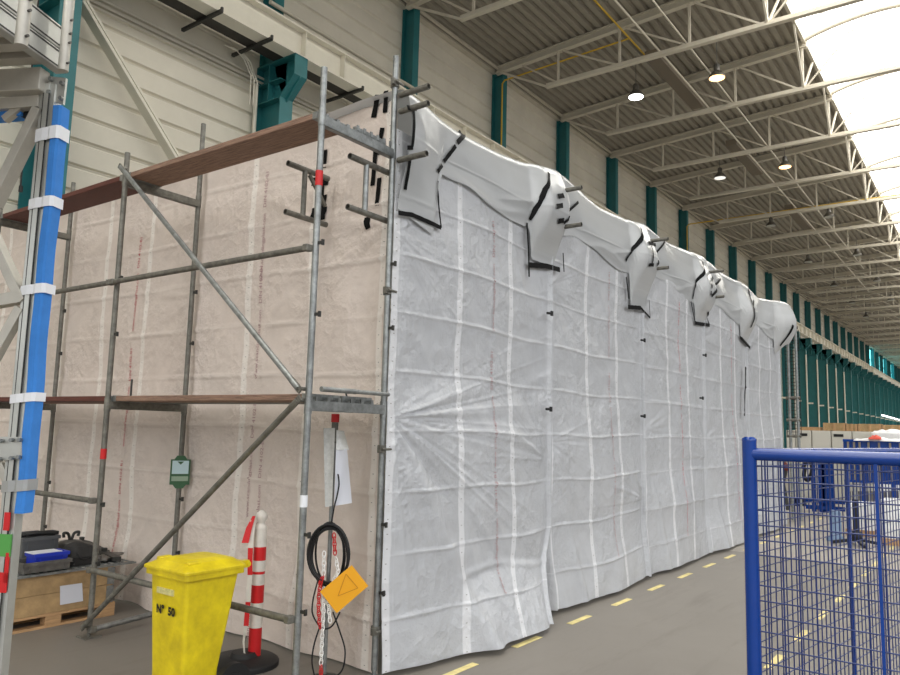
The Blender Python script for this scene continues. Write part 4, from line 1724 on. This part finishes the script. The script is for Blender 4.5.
# angle plates and scrap
for i, (px0, py0, px1, py1, w_, h_, lab) in enumerate(((82, 541, 105, 552, .09, .03, 'long dark metal bar lying behind the tool bag'),
        (98, 560, 116, 553, .16, .02, 'flat grey metal plate right of the scaffold pole'),
        (72, 563, 92, 560, .06, .03, 'grey steel plate in front of the tool bag'),
        (104, 553, 117, 559, .08, .04, 'dark metal offcut at the right rear of the grating'))):
    a, b_ = onz(px0, py0, zl+.03), onz(px1, py1, zl+.03)
    e = MB().bar(a, b_, w_, h_)
    e.tube(a+V((0, 0, h_/2)), a+V((0, 0, h_/2+.03)), .03, 10)
    tag(e.build('metal_offcut', (STEELD, DKMET, GALV2, STEELD)[i], bevel=.003), lab, 'metal plate')

# ------------------------------------------------------------------ aluminium tower at left
r_ = rt*((568-450)/FPX) - up*((420-337.5)/FPX) + fw
U1 = V((r_.x, r_.y, 0)).normalized()
U2 = V((U1.y, -U1.x, 0))          # to the right
TC = V((1.44, 3.17, 0))
dT = U1.dot(TC)
def TP(px, py, off=0.): return on(px, py, U1, dT+off)
e = empty('aluminium_tower', (TC.x, TC.y, 0), 'aluminium platform tower cut off at the left edge', 'work platform')
tb = TP(21.5, 400)
t0 = V((tb.x, tb.y, 0))
def col_at(off2, off1, z): return t0+U2*off2+U1*off1+V((0, 0, z))
b = MB()
fr = (U2, U1, V((0, 0, 1)))
zc = 1.63
for o2, w_, o1, d_ in ((0, .024, .0, .05), (-.023, .022, .006, .045), (.023, .022, .006, .045)):
    b.box(col_at(o2, o1, zc), (w_, d_, 3.26), fr)
b.build('upright_profile', ALU, e, bevel=.002)
for o2 in (-.0125, .0125):
    MB().box(col_at(o2, -.0225, zc), (.003, .006, 3.2), fr).build('profile_groove', STEELD, e)
# foam pad
def tz(px, py): return TP(px, py).z
za, zb_ = tz(60, 108), tz(27, 513)
ns = 40
rows = []
for i in range(ns):
    z = zb_+(za-zb_)*i/(ns-1)
    wob = .002*math.sin(i*.7)+.003*math.sin(i*.23)
    row = []
    for o2, o1 in ((.036, .005), (.034, -.022), (.042, -.030), (.068, -.030), (.076, -.022), (.076, .028), (.04, .03)):
        row.append(tuple(col_at(o2+wob-.002, o1, z)))
    row.append(row[0])
    rows.append(row)
b = MB().grid(np.array(rows), False)
b.add(rows[0][:-1], [tuple(range(7))])
b.add(rows[-1][:-1], [tuple(range(7))[::-1]])
fo = b.build('foam_padding', FOAM, e)
for i, (py, hh) in enumerate(((137, .07), (205, .055), (291, .05), (399, .045), (487, .055))):
    z = tz(40, py)
    b = MB()
    row0 = []
    for zz in (z-hh*.4, z+hh*.4):
        r0 = []
        for o2, o1 in ((-.037, .02), (-.037, -.020), (-.0, -.030), (.03, -.031), (.042, -.036), (.070, -.036), (.082, -.026), (.082, .0), (.082, .034)):
            r0.append(tuple(col_at(o2, o1, zz+(o2*.10))))
        row0.append(r0)
    b.grid(np.array(row0), False)
    tag(b.build('tape_wrap', TAPEW if i < 4 else TAPES, e), 'white tape wrap' if i < 4 else 'silver tape wrap', None)
b = MB().box(col_at(.004, -.026, tz(22, 545)), (.06, .008, .085), fr)
tag(b.build('green_tape', GREENT, e), 'green tape patch', None)
for o2, z0, z1, w_ in ((.008, tz(20, 530), tz(20, 512), .024), (.0, tz(20, 592), tz(20, 572), .066), (-.022, tz(20, 585), tz(20, 556), .016),
                       (.026, tz(20, 582), tz(20, 552), .014)):
    b = MB().box(col_at(o2, -.027, (z0+z1)/2), (w_, .006, z1-z0), fr)
    tag(b.build('red_paint_mark', REDP, e), 'red paint mark', None)
# cross members in the tower's end plane
def tbar(p, q, w_, h_, M=ALU2, name='cross_bar', off=0.):
    a, b_ = TP(*p, off), TP(*q, off)
    MB().bar(a, b_, w_, h_, tuple(U1)).build(name, M, e, bevel=.002)
tbar((-60, 110), (42, 103), .05, .05)
tbar((-60, 312), (24, 297), .05, .05)
tbar((41, 110), (-6, 205), .04, .065, name='diagonal_strut')
tbar((24, 302), (-12, 225), .04, .05, name='diagonal_strut')
tbar((22, 308), (-14, 372), .04, .04, name='diagonal_strut')
tbar((5, 120), (30, 100), .03, .03, name='knee_strut')
tbar((18, 508), (-8, 440), .03, .03, name='diagonal_strut')
a, b_ = TP(-60, 118, .03), TP(26, 110, .03)
MB().bar(a, b_, .07, .06, tuple(U1)).build('foam_sleeve', FOAM, e)
MB().bar(TP(34, 117, .04), TP(24, 112, .04), .05, .05, tuple(U1)).build('black_clamp', BLACKR, e)
c = [TP(x, y, -.03) for x, y in ((-40, 436), (22, 437), (22, 459), (-40, 464))]
MB().prism(c, U1*.008).build('gusset_plate', ALU, e)
for px, py in ((2, 441), (13, 440), (21, 440), (1, 459), (13, 458), (20, 457)):
    p = TP(px, py, -.035)
    MB().tube(p, p-U1*.016, .008, 8).build('bolt', GALV, e)
c = [TP(x, y, -.01) for x, y in ((48, 76), (66, 78), (63, 104), (46, 100))]
MB().prism(c, U1*.012).build('joint_plate', ALU, e)
for px, py in ((52, 80), (63, 84), (50, 93), (62, 99)):
    p = TP(px, py, -.012)
    MB().tube(p, p-U1*.015, .009, 8).build('bolt', GALV, e)
# platform: side beam running towards the camera's left
zt_ = tz(50, 71)
pb = TP(57, 60)
base = V((pb.x, pb.y, 0))
def PL(o1, o2, z): return base+U1*o1+U2*o2+V((0, 0, z))
fr1 = (U1, U2, V((0, 0, 1)))
for i, (z0, h_) in enumerate(((zt_, .085), (zt_+.09, .10))):
    b = MB().box(PL(-1.4, 0, z0+h_/2), (2.86, .045, h_), fr1)
    b.box(PL(-1.4, -.026, z0+h_*.25), (2.86, .008, .012), fr1)
    b.build('side_beam', ALU, e, bevel=.003)
    for q in (.12, .88):
        MB().box(PL(-1.4, .0, z0+h_*q), (2.88, .049, .006), fr1).build('beam_groove', STEELD, e)
b = MB()
for i in range(22):
    b.box(PL(-.08-.11*i, -.7, zt_+.03), (.06, 1.35, .05), fr1)
b.box(PL(-1.4, -.7, zt_+.06), (2.8, 1.35, .02), fr1)
b.build('platform_deck', ALU2, e)
b = MB().box(PL(-.03, -.7, zt_-.06), (.06, 1.35, .10), fr1)
b.build('end_beam', ALU2, e, bevel=.004)
for px0, py0, px1, py1, rp in ((63, 71, 69, -20, .035), (21, 46, 25, -20, .035)):
    p0 = TP(px0, py0, -.05 if px0 > 50 else -.62)
    p1z = p0.z+.9
    b = MB().tube(p0, (p0.x, p0.y, p1z), .021 if px0 > 50 else .021, 14)
    b.build('railing_post', ALU2, e)
    for dz in (.03, .12, .16, .22):
        MB().tube((p0.x, p0.y, p0.z+dz), V((p0.x, p0.y, p0.z+dz))+U2*.032-U1*.01, .005, 8).build('post_bolt', DKMET, e)
# hanging cord behind the tower
p = ony(24, 150, 9)
a, b_ = ony(24, 148, 11.6), ony(21, 186, 11.6)
b = MB().path(catmull([(a.x, 11.6, 10.8), a, b_]), .012, 6)
b.tube(b_, b_+V((0, 0, -.09)), .03, 8)
tag(b.build('pull_cord', BLACKR), 'thin dark cord hanging before the wall at upper left', 'cord')

# ------------------------------------------------------------------ blue mesh fence
FX, FY, FZ = 2.75, .71, 1.815
def fence_panel(P0, dirv, length, label, mid, rtop, zlow=.12, wires=.0026):
    d = V(dirv).normalized()
    e = empty('mesh_fence_panel', P0, label, 'fence')
    P0 = V(P0)
    q = lambda s, z: P0+d*s+V((0, 0, z-P0.z))
    return e, q, d
e = empty('mesh_fence_panel', (FX, FY, 0), 'blue mesh fence panel facing the camera, right foreground', 'fence')
q = lambda s, z: V((FX, FY-s, z))
MB().tube(q(0, 0), q(0, FZ+.02), .024, 18).build('post', BLUEF, e, bevel=.003)
MB().lathe(q(0, FZ+.02), [(.0245, 0), (.0245, .008), (.015, .014)], 18).build('post_cap', BLUEF, e)
LEN = 2.2
MB().tube(q(0, FZ-.025), q(LEN, FZ-.025), .0215, 18).build('top_rail', BLUEF, e)
MB().tube(q(0, .12), q(LEN, .12), .02, 16).build('bottom_rail', BLUEF, e)
smid = FY-onx(880, 560, FX).y
MB().bar(q(smid, .12), q(smid, FZ-.03), .010, .024, (1, 0, 0)).build('stiffener_bar', BLUEF, e)
MB().tube(q(LEN, 0), q(LEN, FZ+.02), .024, 18).build('post', BLUEF, e)
b = MB()
for i in range(1, int(LEN/.05)):
    b.tube(q(i*.05, .12), q(i*.05, FZ-.03), .0028, 6, caps=False)
for j in range(0, int((FZ-.15)/.05)):
    z = FZ-.065-j*.05
    b.tube(q(0, z)-V((.005, 0, 0)), q(LEN, z)-V((.005, 0, 0)), .0026, 6, caps=False)
o = b.build('wire_mesh', BLUEW, e)
o['kind'] = 'stuff'
# second panel, swung back from the same post
dB = V((.99, -.15, 0)).normalized()
e = empty('mesh_fence_panel', (FX, FY-.03, 0), 'second blue mesh fence panel running back behind the front one', 'fence')
q = lambda s, z: V((FX+.05, FY, z))+dB*s
MB().tube(q(0, FZ-.025), q(3.0, FZ-.025), .02, 16).build('top_rail', BLUEF, e)
MB().tube(q(0, .12), q(3.0, .12), .02, 16).build('bottom_rail', BLUEF, e)
MB().tube(q(3.0, 0), q(3.0, FZ), .024, 16).build('post', BLUEF, e)
for s in (1.0, 2.0):
    MB().bar(q(s, .12), q(s, FZ-.03), .01, .024, (1, 0, 0)).build('stiffener_bar', BLUEF, e)
b = MB()
for i in range(0, 60):
    b.tube(q(i*.05+.02, .12), q(i*.05+.02, FZ-.03), .0024, 5, caps=False)
for j in range(0, 32):
    b.tube(q(0, FZ-.07-j*.05), q(3.0, FZ-.07-j*.05), .0022, 5, caps=False)
o = b.build('wire_mesh', BLUEW, e)
o['kind'] = 'stuff'

# ------------------------------------------------------------------ things beyond the fence
def cabinet(y0, y1, z1, label, handle=True):
    e = empty('storage_cabinet', (25.3, (y0+y1)/2, 0), label, 'cabinet')
    MB().b2((25.02, y0+.01, .0), (25.6, y1-.01, z1)).build('body', CAB, e, bevel=.006)
    MB().b2((25.0, y0+.03, .10), (25.02, y1-.03, z1-.04)).build('door', CAB, e, bevel=.004)
    if handle:
        MB().b2((24.98, y1-.34, z1-.17), (25.0, y1-.08, z1-.09)).build('vent_slot', BLACKR, e)
    return e
ys = [onx(p_, 440, 25).y for p_ in (786, 795.5, 811.5, 831, 852, 873, 893, 912)]
labs = ['pale grey cabinet nearest the tent end', 'pale grey cabinet with a dark slot, second from the tent end', 'plain pale grey cabinet left of the blue rack',
        'pale grey cabinet with a dark slot behind the left end of the blue rack', 'pale grey cabinet behind the middle of the blue rack',
        'pale grey cabinet behind the white film heap', 'pale grey cabinet at the right edge of the photo']
for i in range(7):
    cabinet(ys[i+1], ys[i], 2.08, labs[i], i in (1, 3))
def wcrate(px0, px1, py0, M, label):
    y0, y1 = onx(px1, 430, 25.2).y, onx(px0, 430, 25.2).y
    z1 = onx((px0+px1)/2, py0, 25.2).z
    e = empty('wooden_crate', (25.3, (y0+y1)/2, 2.085), label, 'crate')
    MB().b2((25.1, y0, 2.085), (25.5, y1, z1)).build('boards', M, e)
    for yy in (y0, (y0+y1)/2-.03, y1-.06):
        MB().b2((25.07, yy, 2.085), (25.1, yy+.06, z1)).build('batten', WOODL, e)
wcrate(797.5, 821, 427, WOODL, 'flat pale wooden crate on the cabinets near the tent end')
wcrate(824, 846, 423, WOODC, 'wooden crate on the cabinets, second from the tent end')
wcrate(847, 858, 424, WOODC, 'short wooden crate between two longer ones on the cabinets')
wcrate(859, 882, 424, WOODC, 'long wooden crate on the cabinets above the blue rack')
wcrate(883, 902, 425, WOODC, 'wooden crate on the cabinets at the right edge')
# film heaps
def heap(px0, px1, py0, py1, X, M, name, label, cat, seed, depth=.5):
    a, c = onx(px0, py1, X), onx(px1, py0, X)
    nx, ny = 26, 10
    P = np.zeros((nx, ny, 3))
    for i in range(nx):
        for j in range(ny):
            s, t = i/(nx-1), j/(ny-1)
            prof_ = (math.sin(math.pi*min(1, max(0, s)))**.35)*(1-.0*t)
            ang = math.pi*t
            P[i, j] = (X+depth/2-depth/2*math.cos(ang), a.y+(c.y-a.y)*s,
                       a.z+(c.z-a.z)*math.sin(ang)**.6*prof_*(.6+.7*float(vnoise(np.array([s*7.]), np.array([t*3.]), seed)[0])))
    tag(MB().grid(P, True).build(name, M), label, cat)
heap(872, 902, 429, 433, 24.4, CLEARF, 'plastic_film', 'heap of white plastic film along the cabinet tops', 'film', 5)
b = MB().b2((23.6, onx(902, 440, 23.8).y, .0), (24.4, onx(872, 440, 23.8).y, onx(885, 432, 23.8).z))
tag(b.build('wrapped_box', CLEARF, bevel=.05, segs=3), 'white film wrapped box behind the blue rack', 'box')
# blue rack
XR = 20.
y0, y1 = onx(905, 445, XR).y, onx(843, 445, XR).y
zt2 = 1.80
e = empty('blue_rack', (XR, (y0+y1)/2, 0), 'long blue steel rack with ribbed panels beyond the fence', 'rack')
zlo = onx(870, 482, XR).z
MB().b2((XR+.03, y0, zlo), (XR+.06, y1, zt2)).build('panel', BLUEF, e)
for px in (848, 854, 859.5, 868.5, 879, 890, 900):
    y = onx(px, 445, XR).y
    MB().b2((XR-.01, y-.02, zlo), (XR+.03, y+.02, zt2)).build('stiffener', mat('rack_bar', (128, 122, 110), .5), e)
for py in (441, 482, 503, 511):
    z = onx(870, py, XR).z
    MB().b2((XR-.02, y0, z-.03), (XR+.03, y1, z+.03)).build('rail', BLUEF, e)
for px in (845, 862, 892):
    y = onx(px, 445, XR).y
    MB().b2((XR-.03, y-.04, 0), (XR+.05, y+.04, zlo)).build('leg', BLUEF, e)
for px in range(848, 900, 6):
    y = onx(px, 490, XR).y
    z = onx(px, 496, XR).z
    MB().box((XR+.05, y, z), (.12, .09, .22)).build('fitting', DKMET, e)
e_ = heap(853, 903, 437.5, 440.5, XR-.05, CLEARF, 'plastic_film', 'strip of white film lying along the blue rack top', 'film', 8, .3)
heap(868, 881, 435.2, 439.2, XR-.12, REDCL, 'red_cloth', 'faded red cloth on top of the blue rack', 'cloth', 12, .3)
# blue frames between tent end and rack
e = empty('blue_trolley', (21, 4, 0), 'blue tube trolley frame between tent end and blue rack', 'trolley')
XT = 20.6
for px, w_ in ((813.5, .05), (821.5, .07), (828, .13)):
    y = onx(px, 480, XT).y
    z1 = onx(px, 458, XT).z
    MB().b2((XT-.04, y-w_, .05), (XT+.04, y+w_, z1)).build('upright', BLUEF, e)
ya, yb = onx(806, 505, XT).y, onx(846, 505, XT).y
for py in (501, 508):
    z = onx(826, py, XT).z
    MB().b2((XT-.05, yb, z-.05), (XT+.05, ya, z+.05)).build('cross_bar', BLUEF, e)
y = onx(807, 480, XT).y
pts = [onx(x_, y_, XT) for x_, y_ in ((803, 468), (806, 462), (811, 463), (812, 472), (808, 480), (804, 476), (805, 468))]
MB().path(catmull(pts), .05, 8).build('hose', BLACKR, e)
for px, py in ((796, 502), (801, 502)):
    p = onx(px, py, XT)
    MB().box(p, (.2, .22, .18)).build('black_case', BLACKR, e)
# red and dark straps at the tent end
p0, p1 = onx(783, 458, 19), onx(784, 480, 19)
b = MB().path(catmull([onx(x_, y_, 19) for x_, y_ in ((783, 462), (785, 470), (782.5, 482), (784, 492), (787, 510))]), .06, 7)
tag(b.build('hanging_strap', STEELD), 'dark strap hanging at the far tent end behind the mesh', 'strap')
b = MB().path(catmull([onx(x_, y_, 18.9) for x_, y_ in ((784, 463), (787, 467), (785.5, 470))]), .05, 7)
tag(b.build('red_hook', mat('rust_red', (112, 48, 40), .6)), 'small dark red hook at the far tent end', 'hook')
# black stand
S0 = onz(857, 545, 0)
e = empty('microphone_style_stand', (S0.x, S0.y, 0), 'slim black upright stand on feet behind the mesh', 'stand')
tp = onx(855, 488, S0.x)
MB().tube((S0.x, S0.y, .06), (S0.x, S0.y, tp.z-.2), .055, 10).build('pole', BLACKR, e)
MB().tube((S0.x, S0.y, tp.z-.2), (S0.x, S0.y, tp.z), .03, 10).build('tip', GALV, e)
for a in range(4):
    t = math.radians(25+90*a)
    MB().bar((S0.x, S0.y, .10), (S0.x+.42*math.cos(t), S0.y+.42*math.sin(t), .03), .06, .05).build('foot', BLACKR, e)
MB().lathe((S0.x, S0.y, .12), [(.09, 0), (.10, .05), (.07, .12)], 14).build('hub', BLACKR, e)
# white wrapped stacks
for X_, px0, px1, pyt, pyb, lab in ((16.6, 846, 873, 505, 541, 'white wrapped stack behind the black stand'),
                                    (15.6, 882, 925, 503, 545, 'white wrapped stack right of the fence stiffener')):
    a, c = onx(px0, pyb, X_), onx(px1, pyt, X_)
    yc_ = (a.y+c.y)/2
    rg = [ringpts(X_, X_+.8, c.y, a.y, z, .08) for z in (.12, .3, .5, max(.6, c.z))]
    rg = [[(x_+.03*math.sin(y_*9+k_), y_, z_) for x_, y_, z_ in r] for k_, r in enumerate(rg)]
    e = empty('wrapped_stack', (X_, yc_, 0), lab, 'stack')
    loft(rg).build('film_wrapping', CLEARF, e)
    for xx in (X_+.0, X_+.7):
        MB().b2((xx, c.y, 0), (xx+.1, a.y, .12)).build('pallet_runner', WOODL, e)
S1 = onz(836, 541, 0)
b = MB().lathe((S1.x, S1.y, 0), [(.16, 0), (.16, .05), (.10, .1), (.1, .5), (.08, .55)], 16)
tag(b.build('blue_bollard', mat('pale_blue_steel', (110, 132, 160), .4)), 'pale blue steel bollard left of the black stand', 'bollard')

# ------------------------------------------------------------------ light
W = bpy.data.worlds.new('hall_light')  # directional brightness added to stand in for unseen skylights and windows
SC.world = W
W.use_nodes = True
nt = W.node_tree
bg = nt.nodes['Background']
tc = nt.nodes.new('ShaderNodeTexCoord')
dt = nt.nodes.new('ShaderNodeVectorMath')
dt.operation = 'DOT_PRODUCT'
dt.inputs[1].default_value = (-.92, -.38, 0)
nt.links.new(tc.outputs['Generated'], dt.inputs[0])
mr = nt.nodes.new('ShaderNodeMapRange')
mr.inputs['From Min'].default_value = -.2
mr.inputs['From Max'].default_value = 1.0
mr.inputs['To Min'].default_value = .55
mr.inputs['To Max'].default_value = 1.65
nt.links.new(dt.outputs['Value'], mr.inputs['Value'])
sx = nt.nodes.new('ShaderNodeSeparateXYZ')
nt.links.new(tc.outputs['Generated'], sx.inputs[0])
me_ = nt.nodes.new('ShaderNodeMapRange')
me_.interpolation_type = 'SMOOTHSTEP'
me_.inputs['From Min'].default_value = .02
me_.inputs['From Max'].default_value = .50
me_.inputs['To Min'].default_value = .27
me_.inputs['To Max'].default_value = 2.1
nt.links.new(sx.outputs['Z'], me_.inputs['Value'])
mw = nt.nodes.new('ShaderNodeMath')
mw.operation = 'MULTIPLY'
nt.links.new(mr.outputs['Result'], mw.inputs[0])
nt.links.new(me_.outputs['Result'], mw.inputs[1])
nt.links.new(mw.outputs[0], bg.inputs['Strength'])
bg.inputs['Color'].default_value = (.97, .985, 1.0, 1)

SC.view_settings.view_transform = 'Standard'
SC.view_settings.look = 'None'
SC.view_settings.exposure = 0.34
SC.view_settings.gamma = 1.0
SC.view_settings.use_curve_mapping = False
for o in SC.objects:
    if '_w' in o:
        del o['_w']
